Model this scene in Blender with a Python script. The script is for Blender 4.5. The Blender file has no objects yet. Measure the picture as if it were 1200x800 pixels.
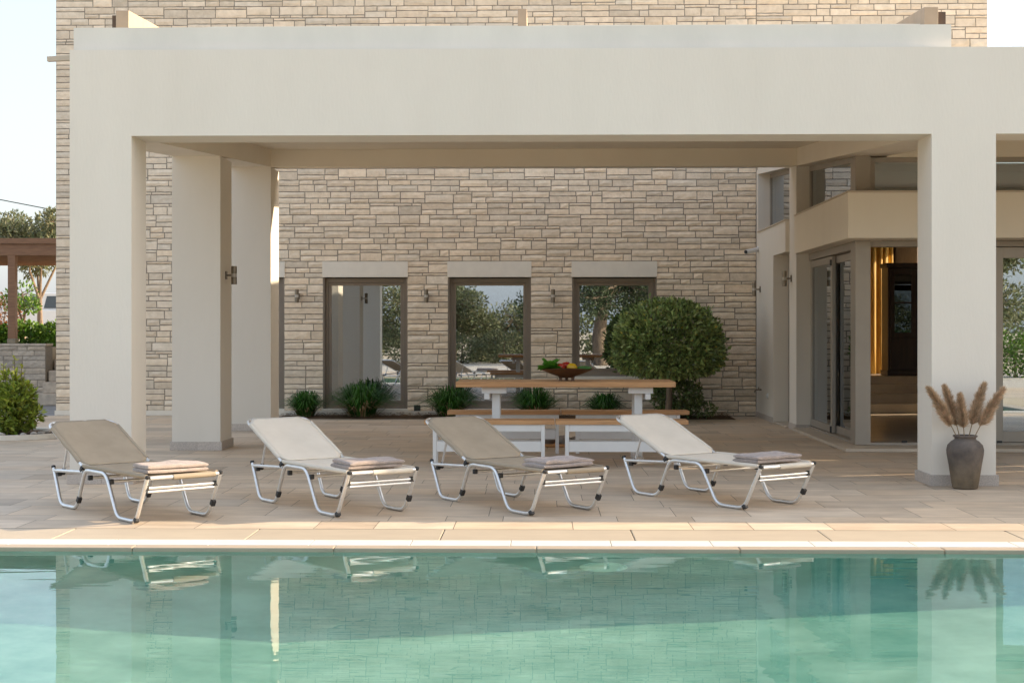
import bpy, bmesh, math, random
from mathutils import Vector, Matrix, noise

R = math.radians
rnd = random.Random(11)
SC = bpy.context.scene
COL = SC.collection

# ------------------------------------------------------------------ camera frame (used to turn survey pixels into world points)
F, HZ, CX, H = 1667.0, 385.0, 600.0, 1.5
YAW = R(1.1)
FWD = Vector((-math.sin(YAW), math.cos(YAW), 0)); RGT = Vector((math.cos(YAW), math.sin(YAW), 0)); UPV = Vector((0, 0, 1))
def ray(x, y): return FWD + RGT * ((x - CX) / F) + UPV * ((HZ - y) / F)
def at(x, y, Y):
    d = ray(x, y); return Vector((0, 0, H)) + d * (Y / d.y)
def gnd(x, y, z=0.0):
    d = ray(x, y); return Vector((0, 0, H)) + d * ((z - H) / d.z)

# ------------------------------------------------------------------ mesh builder
class MB:
    def __init__(s): s.v = []; s.f = []; s.t = []
    def add(s, vs, fs, tint=None):
        b = len(s.v); s.v += [Vector(p) for p in vs]
        for q in fs: s.f.append(tuple(b + i for i in q)); s.t.append(tint)
    def hexa(s, p, tint=None):
        s.add(p, [(3, 2, 1, 0), (4, 5, 6, 7), (0, 1, 5, 4), (1, 2, 6, 5), (2, 3, 7, 6), (3, 0, 4, 7)], tint)
    def box(s, x0, x1, y0, y1, z0, z1, tint=None):
        s.hexa([(x0, y0, z0), (x1, y0, z0), (x1, y1, z0), (x0, y1, z0), (x0, y0, z1), (x1, y0, z1), (x1, y1, z1), (x0, y1, z1)], tint)
    def slope(s, x0, x1, y0, y1, zb, zt, tint=None):
        s.hexa([(x0, y0, zb(y0)), (x1, y0, zb(y0)), (x1, y1, zb(y1)), (x0, y1, zb(y1)),
                (x0, y0, zt(y0)), (x1, y0, zt(y0)), (x1, y1, zt(y1)), (x0, y1, zt(y1))], tint)
    def bar(s, a, b, w, h, up=(0, 0, 1), tint=None):
        a, b = Vector(a), Vector(b); d = (b - a).normalized(); r = d.cross(Vector(up)).normalized(); u = r.cross(d)
        r = r * w / 2; u = u * h / 2
        s.hexa([a - r - u, a + r - u, b + r - u, b - r - u, a - r + u, a + r + u, b + r + u, b - r + u], tint)
    def tube(s, pts, r, seg=10, cap=True, tint=None):
        pts = [Vector(p) for p in pts]; n = len(pts)
        rs = r if isinstance(r, (list, tuple)) else [r] * n
        t = (pts[1] - pts[0]).normalized()
        a = Vector((0, 0, 1)) if abs(t.z) < .9 else Vector((1, 0, 0))
        u = t.cross(a).normalized(); vs = []
        for i, p in enumerate(pts):
            t = (pts[min(i + 1, n - 1)] - pts[max(i - 1, 0)]).normalized()
            u = (u - t * u.dot(t)).normalized(); w = t.cross(u)
            for k in range(seg):
                an = 2 * math.pi * k / seg
                vs.append(p + (u * math.cos(an) + w * math.sin(an)) * rs[i])
        fs = []
        for i in range(n - 1):
            for k in range(seg):
                k2 = (k + 1) % seg
                fs.append((i * seg + k, i * seg + k2, (i + 1) * seg + k2, (i + 1) * seg + k))
        if cap:
            fs.append(tuple(range(seg - 1, -1, -1))); fs.append(tuple((n - 1) * seg + k for k in range(seg)))
        s.add(vs, fs, tint)
    def lathe(s, prof, c, seg=32, tint=None):
        vs = []; fs = []; n = len(prof)
        for r, z in prof:
            for k in range(seg):
                a = 2 * math.pi * k / seg; vs.append((c[0] + r * math.cos(a), c[1] + r * math.sin(a), c[2] + z))
        for i in range(n - 1):
            for k in range(seg):
                k2 = (k + 1) % seg
                fs.append((i * seg + k, i * seg + k2, (i + 1) * seg + k2, (i + 1) * seg + k))
        fs.append(tuple(range(seg - 1, -1, -1))); fs.append(tuple((n - 1) * seg + k for k in range(seg)))
        s.add(vs, fs, tint)
    def blob(s, c, rx, ry, rz, seg=14, ring=9, amp=0, fr=3, tint=None, rot=0):
        vs = []; fs = []; c = Vector(c); off = Vector((rnd.random() * 50,) * 3)
        for i in range(ring + 1):
            th = math.pi * i / ring
            for k in range(seg):
                a = 2 * math.pi * k / seg
                d = Vector((math.sin(th) * math.cos(a), math.sin(th) * math.sin(a), math.cos(th)))
                m = 1 + amp * noise.noise(d * fr + off)
                p = Vector((d.x * rx * m, d.y * ry * m, d.z * rz * m)); p.rotate(Matrix.Rotation(rot, 3, 'Z'))
                vs.append(c + p)
        for i in range(ring):
            for k in range(seg):
                k2 = (k + 1) % seg
                fs.append((i * seg + k, (i + 1) * seg + k, (i + 1) * seg + k2, i * seg + k2))
        s.add(vs, fs, tint)
    def leaf(s, p, d, nrm, L, W, tint=None):
        d = d.normalized(); q = d.cross(nrm)
        if q.length < 1e-4: return
        q = q.normalized() * W / 2; up = d.cross(q).normalized() * W * .18
        b = len(s.v)
        s.v += [p, p + d * L * .45 + q + up, p + d * L, p + d * L * .45 - q + up]
        s.f.append((b, b + 1, b + 2)); s.t.append(tint); s.f.append((b, b + 2, b + 3)); s.t.append(tint)
    def build(s, name, mat, parent=None, origin=None, bevel=0, seg=2, smooth=False, clean=False):
        o0 = wloc(parent) if parent is not None else Vector(origin or (0, 0, 0))
        me = bpy.data.meshes.new(name)
        me.from_pydata([p - o0 for p in s.v], [], s.f)
        if True:
            at_ = me.attributes.new('tint', 'FLOAT_COLOR', 'FACE')
            fl = []
            for t in s.t:
                t = t if t is not None else (1, 1, 1, 0)
                if isinstance(t, (int, float)): t = (t, t, t, 0)
                fl += list(t) if len(t) == 4 else list(t) + [0]
            at_.data.foreach_set('color', fl)
        if bevel or clean:
            bm = bmesh.new(); bm.from_mesh(me)
            if clean: bmesh.ops.recalc_face_normals(bm, faces=bm.faces)
            if bevel:
                es = [e for e in bm.edges if len(e.link_faces) == 2 and e.calc_face_angle(0) > R(40)]
                bmesh.ops.bevel(bm, geom=es, offset=bevel, segments=seg, profile=.5, affect='EDGES', clamp_overlap=True)
            bm.to_mesh(me); bm.free()
        if smooth or bevel:
            me.polygons.foreach_set('use_smooth', [True] * len(me.polygons))
            me.set_sharp_from_angle(angle=R(19 if bevel else 38))
        me.materials.append(mat)
        o = bpy.data.objects.new(name, me); COL.objects.link(o)
        if parent is not None: o.parent = parent
        else: o.location = o0
        return o

def wloc(o):
    v = Vector((0, 0, 0))
    while o is not None: v = v + o.location; o = o.parent
    return v
def thing(name, label, cat, loc=(0, 0, 0), group=None):
    o = bpy.data.objects.new(name, None); COL.objects.link(o); o.location = loc; o.empty_display_size = .2
    o['label'] = label; o['category'] = cat
    if group: o['group'] = group
    return o
def tag(o, label, cat, group=None, kind=None):
    o['label'] = label; o['category'] = cat
    if group: o['group'] = group
    if kind: o['kind'] = kind
    return o
def struct(o, label=None, kind='structure'):
    o['kind'] = kind
    if label: o['label'] = label
    return o
def dup(root, loc, rz, label, **kw):
    r = root.copy(); COL.objects.link(r); r.location = loc; r.rotation_euler = (0, 0, rz); r['label'] = label
    for ch in list(root.children):
        c = ch.copy(); COL.objects.link(c); c.parent = r
        for g in list(ch.children):
            d = g.copy(); COL.objects.link(d); d.parent = c
    return r
def fillet(pts, r, n=5):
    pts = [Vector(p) for p in pts]; out = [pts[0]]
    for i in range(1, len(pts) - 1):
        a, b, c = pts[i - 1], pts[i], pts[i + 1]
        q = min(r, (a - b).length * .49, (c - b).length * .49)
        p0 = b + (a - b).normalized() * q; p2 = b + (c - b).normalized() * q
        for k in range(n + 1):
            t = k / n; out.append(p0 * (1 - t) ** 2 + b * 2 * t * (1 - t) + p2 * t * t)
    out.append(pts[-1]); return out

# ------------------------------------------------------------------ materials
def newmat(name):
    m = bpy.data.materials.new(name); m.use_nodes = True
    nt = m.node_tree; return m, nt, nt.nodes['Principled BSDF']
def N(nt, t, **kw):
    n = nt.nodes.new(t)
    for k, v in kw.items(): setattr(n, k, v)
    return n
def rgba(c): return (c[0], c[1], c[2], 1)
def gen(name, c1, c2=None, scale=4, detail=6, rough=.6, bump=0, bscale=40, stretch=(1, 1, 1), tint=False, metal=0, spec=.5,
        contrast=(.35, .65), trans=0, sheen=0, bump2=0, b2scale=300, bstretch=None, shift=False):
    m, nt, b = newmat(name); L = nt.links.new
    tc = N(nt, 'ShaderNodeTexCoord'); mp = N(nt, 'ShaderNodeMapping'); mp.inputs['Scale'].default_value = stretch
    L(tc.outputs['Object'], mp.inputs['Vector'])
    vec = mp.outputs['Vector']
    at_ = None
    if tint: at_ = N(nt, 'ShaderNodeAttribute', attribute_name='tint')
    if shift:
        ad = N(nt, 'ShaderNodeVectorMath', operation='MULTIPLY_ADD'); ad.inputs[1].default_value = (60, 90, 30)
        L(at_.outputs['Alpha'], ad.inputs[0]); L(vec, ad.inputs[2]); vec = ad.outputs[0]
    nz = N(nt, 'ShaderNodeTexNoise'); nz.inputs['Scale'].default_value = scale; nz.inputs['Detail'].default_value = detail
    nz.inputs['Roughness'].default_value = .6
    L(vec, nz.inputs['Vector'])
    mr = N(nt, 'ShaderNodeMapRange'); mr.inputs['From Min'].default_value = contrast[0]; mr.inputs['From Max'].default_value = contrast[1]
    L(nz.outputs['Fac'], mr.inputs['Value'])
    mx = N(nt, 'ShaderNodeMix', data_type='RGBA'); mx.inputs['A'].default_value = rgba(c1); mx.inputs['B'].default_value = rgba(c2 or c1)
    L(mr.outputs['Result'], mx.inputs['Factor']); out = mx.outputs['Result']
    if tint:
        mu = N(nt, 'ShaderNodeMix', data_type='RGBA', blend_type='MULTIPLY'); mu.inputs['Factor'].default_value = 1
        L(out, mu.inputs['A']); L(at_.outputs['Color'], mu.inputs['B']); out = mu.outputs['Result']
    L(out, b.inputs['Base Color'])
    b.inputs['Roughness'].default_value = rough; b.inputs['Metallic'].default_value = metal
    b.inputs['Specular IOR Level'].default_value = spec
    if sheen: b.inputs['Sheen Weight'].default_value = sheen
    nrm = None
    for st, scl in ((bump, bscale), (bump2, b2scale)):
        if not st: continue
        n2 = N(nt, 'ShaderNodeTexNoise'); n2.inputs['Scale'].default_value = scl; n2.inputs['Detail'].default_value = 5
        if bstretch:
            m2 = N(nt, 'ShaderNodeMapping'); m2.inputs['Scale'].default_value = bstretch; L(tc.outputs['Object'], m2.inputs['Vector']); L(m2.outputs['Vector'], n2.inputs['Vector'])
        else: L(vec, n2.inputs['Vector'])
        bp = N(nt, 'ShaderNodeBump'); bp.inputs['Strength'].default_value = st; bp.inputs['Distance'].default_value = .02
        L(n2.outputs['Fac'], bp.inputs['Height'])
        if nrm is not None: L(nrm, bp.inputs['Normal'])
        nrm = bp.outputs['Normal']
    if nrm is not None: L(nrm, b.inputs['Normal'])
    if trans:
        tr = N(nt, 'ShaderNodeBsdfTranslucent'); L(out, tr.inputs['Color'])
        ms = N(nt, 'ShaderNodeMixShader'); ms.inputs['Fac'].default_value = trans
        L(b.outputs['BSDF'], ms.inputs[1]); L(tr.outputs['BSDF'], ms.inputs[2])
        L(ms.outputs['Shader'], nt.nodes['Material Output'].inputs['Surface'])
    return m

def glassmat(name, tint=(.8, .83, .82), base=.28, wob=.0):
    m, nt, b = newmat(name); L = nt.links.new; nt.nodes.remove(b)
    tr = N(nt, 'ShaderNodeBsdfTransparent'); tr.inputs['Color'].default_value = rgba(tint)
    gl = N(nt, 'ShaderNodeBsdfGlossy'); gl.inputs['Roughness'].default_value = 0.0; gl.inputs['Color'].default_value = (.86, .93, 1, 1)
    fr = N(nt, 'ShaderNodeFresnel'); fr.inputs['IOR'].default_value = 1.5
    mr = N(nt, 'ShaderNodeMapRange'); mr.inputs['To Min'].default_value = base; mr.inputs['To Max'].default_value = 1
    L(fr.outputs['Fac'], mr.inputs['Value'])
    ms = N(nt, 'ShaderNodeMixShader'); L(mr.outputs['Result'], ms.inputs['Fac']); L(tr.outputs['BSDF'], ms.inputs[1]); L(gl.outputs['BSDF'], ms.inputs[2])
    if wob:
        tc = N(nt, 'ShaderNodeTexCoord'); nz = N(nt, 'ShaderNodeTexNoise'); nz.inputs['Scale'].default_value = 1.2; nz.inputs['Detail'].default_value = 1
        L(tc.outputs['Object'], nz.inputs['Vector'])
        bp = N(nt, 'ShaderNodeBump'); bp.inputs['Strength'].default_value = wob; bp.inputs['Distance'].default_value = .01
        L(nz.outputs['Fac'], bp.inputs['Height']); L(bp.outputs['Normal'], gl.inputs['Normal'])
    L(ms.outputs['Shader'], nt.nodes['Material Output'].inputs['Surface'])
    return m

M = {}
M['plaster'] = gen('plaster', (.80, .745, .655), (.755, .70, .61), scale=1.6, rough=.85, bump=.09, bscale=40, stretch=(1, 1, .28), bump2=.05, b2scale=420, contrast=(.3, .75), spec=.2)
M['plaster_lifted'] = gen('plaster_lifted', (.85, .775, .655), (.80, .725, .605), scale=1.1, rough=.8, bump=.05, bscale=60, stretch=(1, 1, .3), bump2=.04, b2scale=400, contrast=(.3, .75), spec=.2)  # paler copy of the plaster, lightened to lift the dim pergola interior
M['upstand'] = gen('upstand_render', (.79, .755, .68), (.72, .69, .62), scale=1.4, rough=.8, bump=.05, bscale=50, stretch=(1, 1, .4), spec=.2)
M['trim'] = gen('sand_trim', (.62, .53, .42), (.55, .47, .37), scale=3, rough=.7, bump=.05, bscale=80, spec=.25)
M['stone'] = gen('sandstone', (.89, .75, .58), (.72, .60, .45), scale=9, detail=9, rough=.9, bump=.4, bscale=26, tint=True, contrast=(.36, .72), bump2=.3, b2scale=110, spec=.15, shift=True)
M['mortar'] = gen('mortar', (.27, .235, .195), (.33, .29, .24), scale=30, rough=.95, bump=.3, bscale=120, spec=.1)
M['greystone'] = gen('garden_stone', (.62, .52, .41), (.46, .385, .31), scale=8, detail=9, rough=.9, bump=.6, bscale=22, tint=True, spec=.15, shift=True)
M['lintel'] = gen('lintel_concrete', (.82, .765, .66), (.77, .715, .615), scale=5, rough=.85, bump=.08, bscale=90, spec=.2)
M['frame'] = gen('bronze_alu', (.26, .215, .17), (.235, .195, .155), scale=3, rough=.42, metal=.35)
M['doorframe'] = gen('champagne_alu', (.40, .35, .29), (.37, .325, .27), scale=3, rough=.45, metal=.25)
M['tile'] = gen('travertine_tile', (.70, .565, .42), (.53, .42, .31), scale=2.2, detail=9, rough=.55, stretch=(1, 2.6, 1), tint=True, contrast=(.34, .7), bump=.05, bscale=60, spec=.35, shift=True)
M['grout'] = gen('grout', (.22, .185, .15), (.17, .145, .12), scale=20, rough=.95)
M['coping'] = gen('coping_stone', (.48, .405, .31), (.44, .37, .285), scale=3, detail=8, rough=.55, stretch=(1, 2, 1), tint=True, bump=.05, bscale=80, shift=True)
M['grate'] = gen('white_grate', (.74, .71, .65), (.68, .65, .59), scale=6, rough=.5, tint=True)
M['plinth'] = gen('granite_plinth', (.62, .545, .48), (.45, .40, .35), scale=90, detail=3, rough=.6, tint=True, contrast=(.4, .62))
M['basin'] = gen('pool_lining', (.36, .64, .545), (.17, .42, .35), scale=1.8, detail=9, rough=.7, contrast=(.34, .66), spec=.2)  # cloudy mottling in the lining colour stands in for caustic light
M['alu'] = gen('brushed_aluminium', (.86, .86, .85), (.76, .76, .75), scale=30, rough=.38, metal=.85)
M['black'] = gen('black_plastic', (.018, .018, .02), (.03, .03, .03), scale=20, rough=.45)
M['cream'] = gen('cream_mesh_fabric', (.86, .785, .67), (.80, .725, .61), scale=5, rough=.85, bump=.1, bscale=500, trans=.22, spec=.2)
M['beige'] = gen('beige_mesh_fabric', (.44, .36, .265), (.385, .315, .23), scale=5, rough=.85, bump=.1, bscale=500, trans=.12, spec=.2)
M['towel'] = gen('mauve_towel', (.52, .42, .375), (.40, .325, .29), scale=25, rough=1, bump=.8, bscale=220, sheen=.4, spec=.1)
M['towel_sunlit'] = gen('sunlit_towel', (.60, .49, .43), (.50, .41, .36), scale=25, rough=1, bump=.8, bscale=220, sheen=.4, spec=.1)  # lighter copy of the towel colour with sunlight painted in
M['wood'] = gen('pine_plank', (.66, .37, .17), (.47, .245, .105), scale=3.5, detail=8, rough=.5, stretch=(.6, 14, 14), bump=.12, bscale=30, bstretch=(.6, 14, 14))
M['deckwood'] = gen('bowl_wood', (.16, .075, .03), (.07, .035, .018), scale=8, rough=.45, stretch=(1, 1, 5))
M['white'] = gen('white_lacquer', (.78, .77, .74), (.74, .73, .70), scale=4, rough=.45)
M['whitefab'] = M['white']
M['carwood'] = gen('carport_timber', (.30, .155, .08), (.21, .105, .055), scale=4, detail=8, rough=.6, stretch=(1, 12, 12), bump=.15, bscale=20)
M['vase'] = gen('dark_clay', (.19, .155, .125), (.105, .09, .078), scale=6, detail=9, rough=.9, tint=True, bump=.25, bscale=45, spec=.15)
M['pampas'] = gen('pampas_plume', (.70, .52, .37), (.55, .41, .285), scale=20, rough=1, tint=True, trans=.25, spec=.05)
M['straw'] = gen('dry_stalk', (.36, .25, .13), (.25, .17, .09), scale=30, rough=.8)
M['soil'] = gen('garden_soil', (.16, .105, .065), (.085, .06, .04), scale=14, detail=9, rough=1, bump=1, bscale=40, spec=.05)
M['mulch'] = gen('dry_mulch', (.28, .19, .11), (.13, .09, .055), scale=60, rough=1, tint=True, spec=.05)
M['leaf_top'] = gen('topiary_leaf', (.32, .42, .17), (.15, .22, .08), scale=6, rough=.32, tint=True, trans=.25)
M['leaf_bush'] = gen('bush_leaf', (.36, .42, .06), (.18, .26, .04), scale=6, rough=.45, tint=True, trans=.3)
M['leaf_hedge'] = gen('hedge_leaf', (.15, .28, .035), (.08, .18, .025), scale=6, rough=.5, tint=True, trans=.35)
M['leaf_olive'] = gen('olive_leaf', (.20, .215, .12), (.12, .14, .07), scale=4, rough=.5, tint=True, trans=.3)
M['leaf_dark'] = gen('pine_leaf', (.05, .075, .03), (.03, .05, .02), scale=4, rough=.6, tint=True, trans=.2)
M['leaf_red'] = gen('reddish_leaf', (.26, .09, .035), (.14, .08, .03), scale=4, rough=.5, tint=True, trans=.3)
M['blade'] = gen('grass_blade', (.045, .15, .02), (.03, .10, .015), scale=8, rough=.45, tint=True, trans=.25)
M['bark'] = gen('bark', (.24, .18, .125), (.13, .095, .07), scale=9, detail=8, rough=.95, stretch=(1, 1, .3), bump=.8, bscale=22)
M['pebble'] = gen('pebble', (.50, .45, .39), (.32, .28, .24), scale=9, rough=.85, tint=True, bump=.2, bscale=40)
M['paving'] = gen('grey_paving', (.33, .32, .315), (.24, .235, .23), scale=3, detail=8, rough=.85, bump=.1, bscale=40)
M['earth'] = gen('dry_ground', (.55, .46, .34), (.42, .35, .25), scale=.8, detail=9, rough=1, bump=.5, bscale=6)
M['gravel'] = gen('pale_gravel', (.62, .56, .48), (.48, .43, .37), scale=40, detail=6, rough=1, bump=.8, bscale=60)
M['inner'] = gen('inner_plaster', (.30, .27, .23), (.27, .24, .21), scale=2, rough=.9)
M['darkinner'] = gen('dark_room_wall', (.085, .085, .09), (.07, .07, .075), scale=2, rough=.9)  # near-black walls of the rooms behind the windows
M['innerfloor'] = gen('inner_tile', (.52, .44, .34), (.40, .33, .26), scale=2, rough=.3, detail=8, stretch=(1, 2.5, 1))
M['curtain'] = gen('gold_curtain', (.85, .60, .17), (.74, .50, .13), scale=6, rough=.7, stretch=(8, 8, .4), trans=.45)
M['darkwood'] = gen('dark_cabinet_wood', (.035, .018, .011), (.02, .011, .008), scale=5, rough=.4, stretch=(4, 4, .5))
M['metal_tan'] = gen('sand_coated_rail', (.45, .345, .24), (.40, .305, .21), scale=6, rough=.5)
M['rust'] = gen('rail_channel', (.13, .085, .055), (.08, .055, .04), scale=8, rough=.7)
M['lampmetal'] = gen('lamp_metal', (.24, .20, .15), (.20, .17, .13), scale=10, rough=.35, metal=.8)
M['lampband'] = gen('lamp_band', (.50, .46, .40), (.46, .42, .37), scale=10, rough=.5)
M['camwhite'] = gen('camera_casing', (.70, .70, .69), rough=.4)
M['carpaint'] = gen('white_car_paint', (.75, .75, .74), (.72, .72, .71), rough=.25)
M['rubber'] = gen('tyre_rubber', (.02, .02, .02), rough=.8)
M['cable'] = gen('cable_sheath', (.03, .03, .03), rough=.7)
M['red'] = gen('tomato_skin', (.48, .03, .015), (.38, .025, .012), scale=8, rough=.25)
M['yellow'] = gen('pepper_skin', (.70, .45, .015), (.62, .36, .012), scale=8, rough=.25)
M['lettuce'] = gen('lettuce_leaf', (.13, .36, .035), (.07, .24, .02), scale=14, rough=.45, trans=.35)
M['greenveg'] = gen('green_veg', (.06, .20, .03), (.04, .14, .02), scale=14, rough=.4)
M['lens'] = gen('pool_light_lens', (.66, .96, .80), (.60, .90, .74), scale=8, rough=.3)
M['pane'] = glassmat('window_glass', (.72, .75, .76), .46, wob=.006)
M['doorglass'] = glassmat('door_glass', (.80, .85, .83), .38)
M['carglass'] = glassmat('car_glass', (.12, .15, .15), .12)

def watermat():
    m, nt, b = newmat('pool_water')
    b.inputs['Base Color'].default_value = (.80, .98, .94, 1)
    b.inputs['Roughness'].default_value = 0; b.inputs['IOR'].default_value = 1.333; b.inputs['Transmission Weight'].default_value = 1
    return m
M['water'] = watermat()

# ------------------------------------------------------------------ light and sky
PHI, ELE = R(14), R(21)
sunv = Vector((math.cos(ELE) * math.cos(PHI), math.cos(ELE) * math.sin(PHI), math.sin(ELE)))
w = bpy.data.worlds.new('World'); SC.world = w; w.use_nodes = True
nt = w.node_tree; bg = nt.nodes['Background']
sky = nt.nodes.new('ShaderNodeTexSky'); sky.sky_type = 'NISHITA'; sky.sun_disc = False
sky.sun_elevation = ELE; sky.sun_rotation = R(90) - PHI
sky.air_density = 1.0; sky.dust_density = 3.5; sky.ozone_density = 1.0; sky.altitude = 20
hz = nt.nodes.new('ShaderNodeMix'); hz.data_type = 'RGBA'; hz.inputs['Factor'].default_value = .68; hz.inputs['B'].default_value = (1.28, 1.36, 1.47, 1)   # pale summer haze over the whole sky
nt.links.new(sky.outputs['Color'], hz.inputs['A']); nt.links.new(hz.outputs['Result'], bg.inputs['Color']); bg.inputs['Strength'].default_value = .15
sl = bpy.data.lights.new('sun', 'SUN'); sl.energy = 2.25; sl.angle = R(.5); sl.color = (1, .80, .56)
so = bpy.data.objects.new('sun', sl); COL.objects.link(so); so.location = (30, 10, 20)
so.rotation_euler = (-sunv).to_track_quat('-Z', 'Y').to_euler()
try: sl.cycles.is_caustics_light = True
except Exception as e: print('caustics light', e)

cam = bpy.data.cameras.new('camera'); co = bpy.data.objects.new('camera', cam); COL.objects.link(co)
co.location = (0, 0, H); co.rotation_euler = (R(90), 0, YAW)
cam.sensor_width = 36; cam.lens = 36 * F / 1200; cam.shift_y = -15 / 1200; cam.clip_end = 2000; cam.clip_start = .05
SC.camera = co
vs = SC.view_settings; vs.view_transform = 'Standard'; vs.look = 'None'; vs.gamma = 1; vs.exposure = 2.08; vs.use_curve_mapping = False

# ------------------------------------------------------------------ ground, deck, pool
PX0, PX1, PY0, PY1, WZ = -8.0, 9.0, 4.8, 9.74, -.03
g = MB()
for (a, b_, c, d) in ((-500, PX0 - .3, -500, 600), (PX1 + .3, 500, -500, 600), (PX0 - .3, PX1 + .3, -500, PY0 - .3), (PX0 - .3, PX1 + .3, PY1 + .3, 600)):
    g.add([(a, c, -.1), (b_, c, -.1), (b_, d, -.1), (a, d, -.1)], [(0, 1, 2, 3)])
struct(g.build('ground', M['earth']))

def tiled(name, x0, x1, y0, y1, z, rows, widths, mat, gap=.004, tl=.88, th=1.08, seed=3, dark=.08):
    r = random.Random(seed); m = MB(); y = y0
    while y < y1 - .02:
        h = r.choice(rows); ye = min(y + h, y1); x = x0 - r.random() * .5
        while x < x1:
            w_ = r.choice(widths); xa, xb = max(x, x0), min(x + w_, x1)
            if xb - xa > .02:
                k = r.uniform(tl, th) * (.84 if r.random() < dark else 1); wv = r.uniform(-.03, .03)
                m.add([(xa + gap / 2, y + gap / 2, z), (xb - gap / 2, y + gap / 2, z), (xb - gap / 2, ye - gap / 2, z), (xa + gap / 2, ye - gap / 2, z)], [(0, 1, 2, 3)],
                      (k * (1 + wv), k, k * (1 - wv * 1.3), r.random()))
            x += w_
        y = ye
    return m.build(name, mat)
DY0 = 10.64
base = MB(); base.box(-14, 17, DY0, 24.46, -.09, -.005); struct(base.build('deck_bed', M['grout']))
struct(tiled('deck', -14, 17, DY0, 24.44, 0, [.3, .45, .45, .6], [.45, .6, .9, .9], M['tile'], gap=.005, dark=.10, tl=.90, th=1.06))
# the far coping: slab row, white overflow grate, nosed edge row
cop = MB(); r = random.Random(5); x = -13.2
while x < 17:
    k = r.uniform(.97, 1.03)
    cop.box(x + .0025, x + 1.385, 10.09, DY0 - .004, -.06, 0, (k, k, k * .99, r.random())); x += 1.388
x = -13.9
while x < 17:
    k = r.uniform(.95, 1.0)
    cop.box(x + .0025, x + 1.385, PY1 - .02, 9.838, -.035, -.001, (k * .97, k * .93, k * .91, r.random())); x += 1.388
struct(cop.build('pool_coping', M['coping'], bevel=.006))
gr = MB(); x = -13.5
while x < 17:
    gr.box(x + .002, x + .698, 9.842, 10.086, -.05, .001, (1, 1, 1, 0)); x += .7
struct(gr.build('overflow_grate', M['grate'], bevel=.004))
# near side
nd = MB(); nd.box(-16, 18, -.6, PY0 - .32, -.09, -.005); struct(nd.build('near_deck_bed', M['grout']))
struct(tiled('near_deck', -16, 18, -.6, PY0 - .32, 0, [.45, .6], [.6, .9], M['tile'], seed=8))
nc = MB(); nc.box(-16, 18, PY0 - .31, PY0 + .02, -.05, .0, (1, 1, 1, 0)); struct(nc.build('near_coping', M['coping'], bevel=.006))
sc_ = MB(); sc_.box(PX0 - .31, PX0 + .02, PY0 + .025, PY1 - .025, -.05, 0, (1, 1, 1, 0)); sc_.box(PX1 - .02, PX1 + .31, PY0 + .025, PY1 - .025, -.05, 0, (1, 1, 1, 0))
struct(sc_.build('side_coping', M['coping'], bevel=.006))
sd = MB(); sd.box(PX1 + .32, 17, PY0 - .3, PY1 + .09, -.09, -.002); sd.box(-14, PX0 - .32, PY0 - .3, PY1 + .09, -.09, -.002); struct(sd.build('side_deck', M['earth']))
gv = MB(); gv.box(-40, 40, -14, -.62, -.095, -.02); struct(gv.build('gravel_yard', M['gravel']))
def depth(x):
    P = [(-30, 1.30), (-4.8, 1.30), (-1.6, 1.70), (4.2, .98), (30, .95)]
    for (a, da), (b_, db) in zip(P, P[1:]):
        if a <= x <= b_: return da + (db - da) * (x - a) / (b_ - a)
    return 1.4
bs = MB(); xs = [PX0, -4.8, -1.6, 4.2, PX1]; rc = .42
def section(x):
    d = -depth(x); pr = [(PY0, -.052), (PY0, d + rc)] + [(PY0 + rc - rc * math.cos(t), d + rc - rc * math.sin(t)) for t in [math.pi / 2 * k / 8 for k in range(1, 9)]]
    return [Vector((x, y, z)) for y, z in pr] + [Vector((x, PY1 - rc + rc * math.sin(t), d + rc - rc * math.cos(t))) for t in [math.pi / 2 * k / 8 for k in range(0, 9)]] + [Vector((x, PY1, -.036))]
secs = [section(x) for x in xs]; ns = len(secs[0])
bs.add([p for q in secs for p in q], [(i * ns + j, (i + 1) * ns + j, (i + 1) * ns + j + 1, i * ns + j + 1) for i in range(len(xs) - 1) for j in range(ns - 1)])
bs.add(secs[0], [tuple(range(ns))]); bs.add(secs[-1], [tuple(range(ns - 1, -1, -1))])
basin = struct(bs.build('pool_basin', M['basin'], smooth=True))
wt = MB(); nx, ny = 300, 240
for j in range(ny + 1):
    yy = PY0 + .005 + (PY1 - PY0 - .01) * j / ny
    for i in range(nx + 1):
        xx = PX0 + (PX1 - PX0) * i / nx
        z = .00030 * noise.noise(Vector((xx * .9, yy * 2.6, 1))) + .00016 * noise.noise(Vector((xx * 2.2, yy * 6, 7))) + .00022 * noise.noise(Vector((xx * 2.0, yy * 16, 3)))
        wt.v.append(Vector((xx, yy, WZ + z)))
for j in range(ny):
    for i in range(nx):
        a = j * (nx + 1) + i; wt.f.append((a, a + 1, a + nx + 2, a + nx + 1)); wt.t.append(None)
water = struct(wt.build('water', M['water'], smooth=True))
try:
    water.cycles.is_caustics_caster = True; basin.cycles.is_caustics_receiver = True
except Exception as e: print('caustics', e)
lp = at(707, 661, PY1); lx = lp.x
pl = thing('pool_light', 'round pale green pool light under the water on the far pool wall', 'pool light', (lx, PY1, -.55))
def disc(m, c, r, y0, y1, seg=28):
    m.tube([(c[0], y0, c[2]), (c[0], y1, c[2])], r, seg)
m = MB(); disc(m, (lx, 0, -.55), .165, PY1 - .03, PY1 - .001); m.build('rim', M['lens'], pl, bevel=.006)
m = MB(); disc(m, (lx, 0, -.55), .14, PY1 - .05, PY1 - .031); m.build('lens', M['lens'], pl, bevel=.008)

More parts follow.
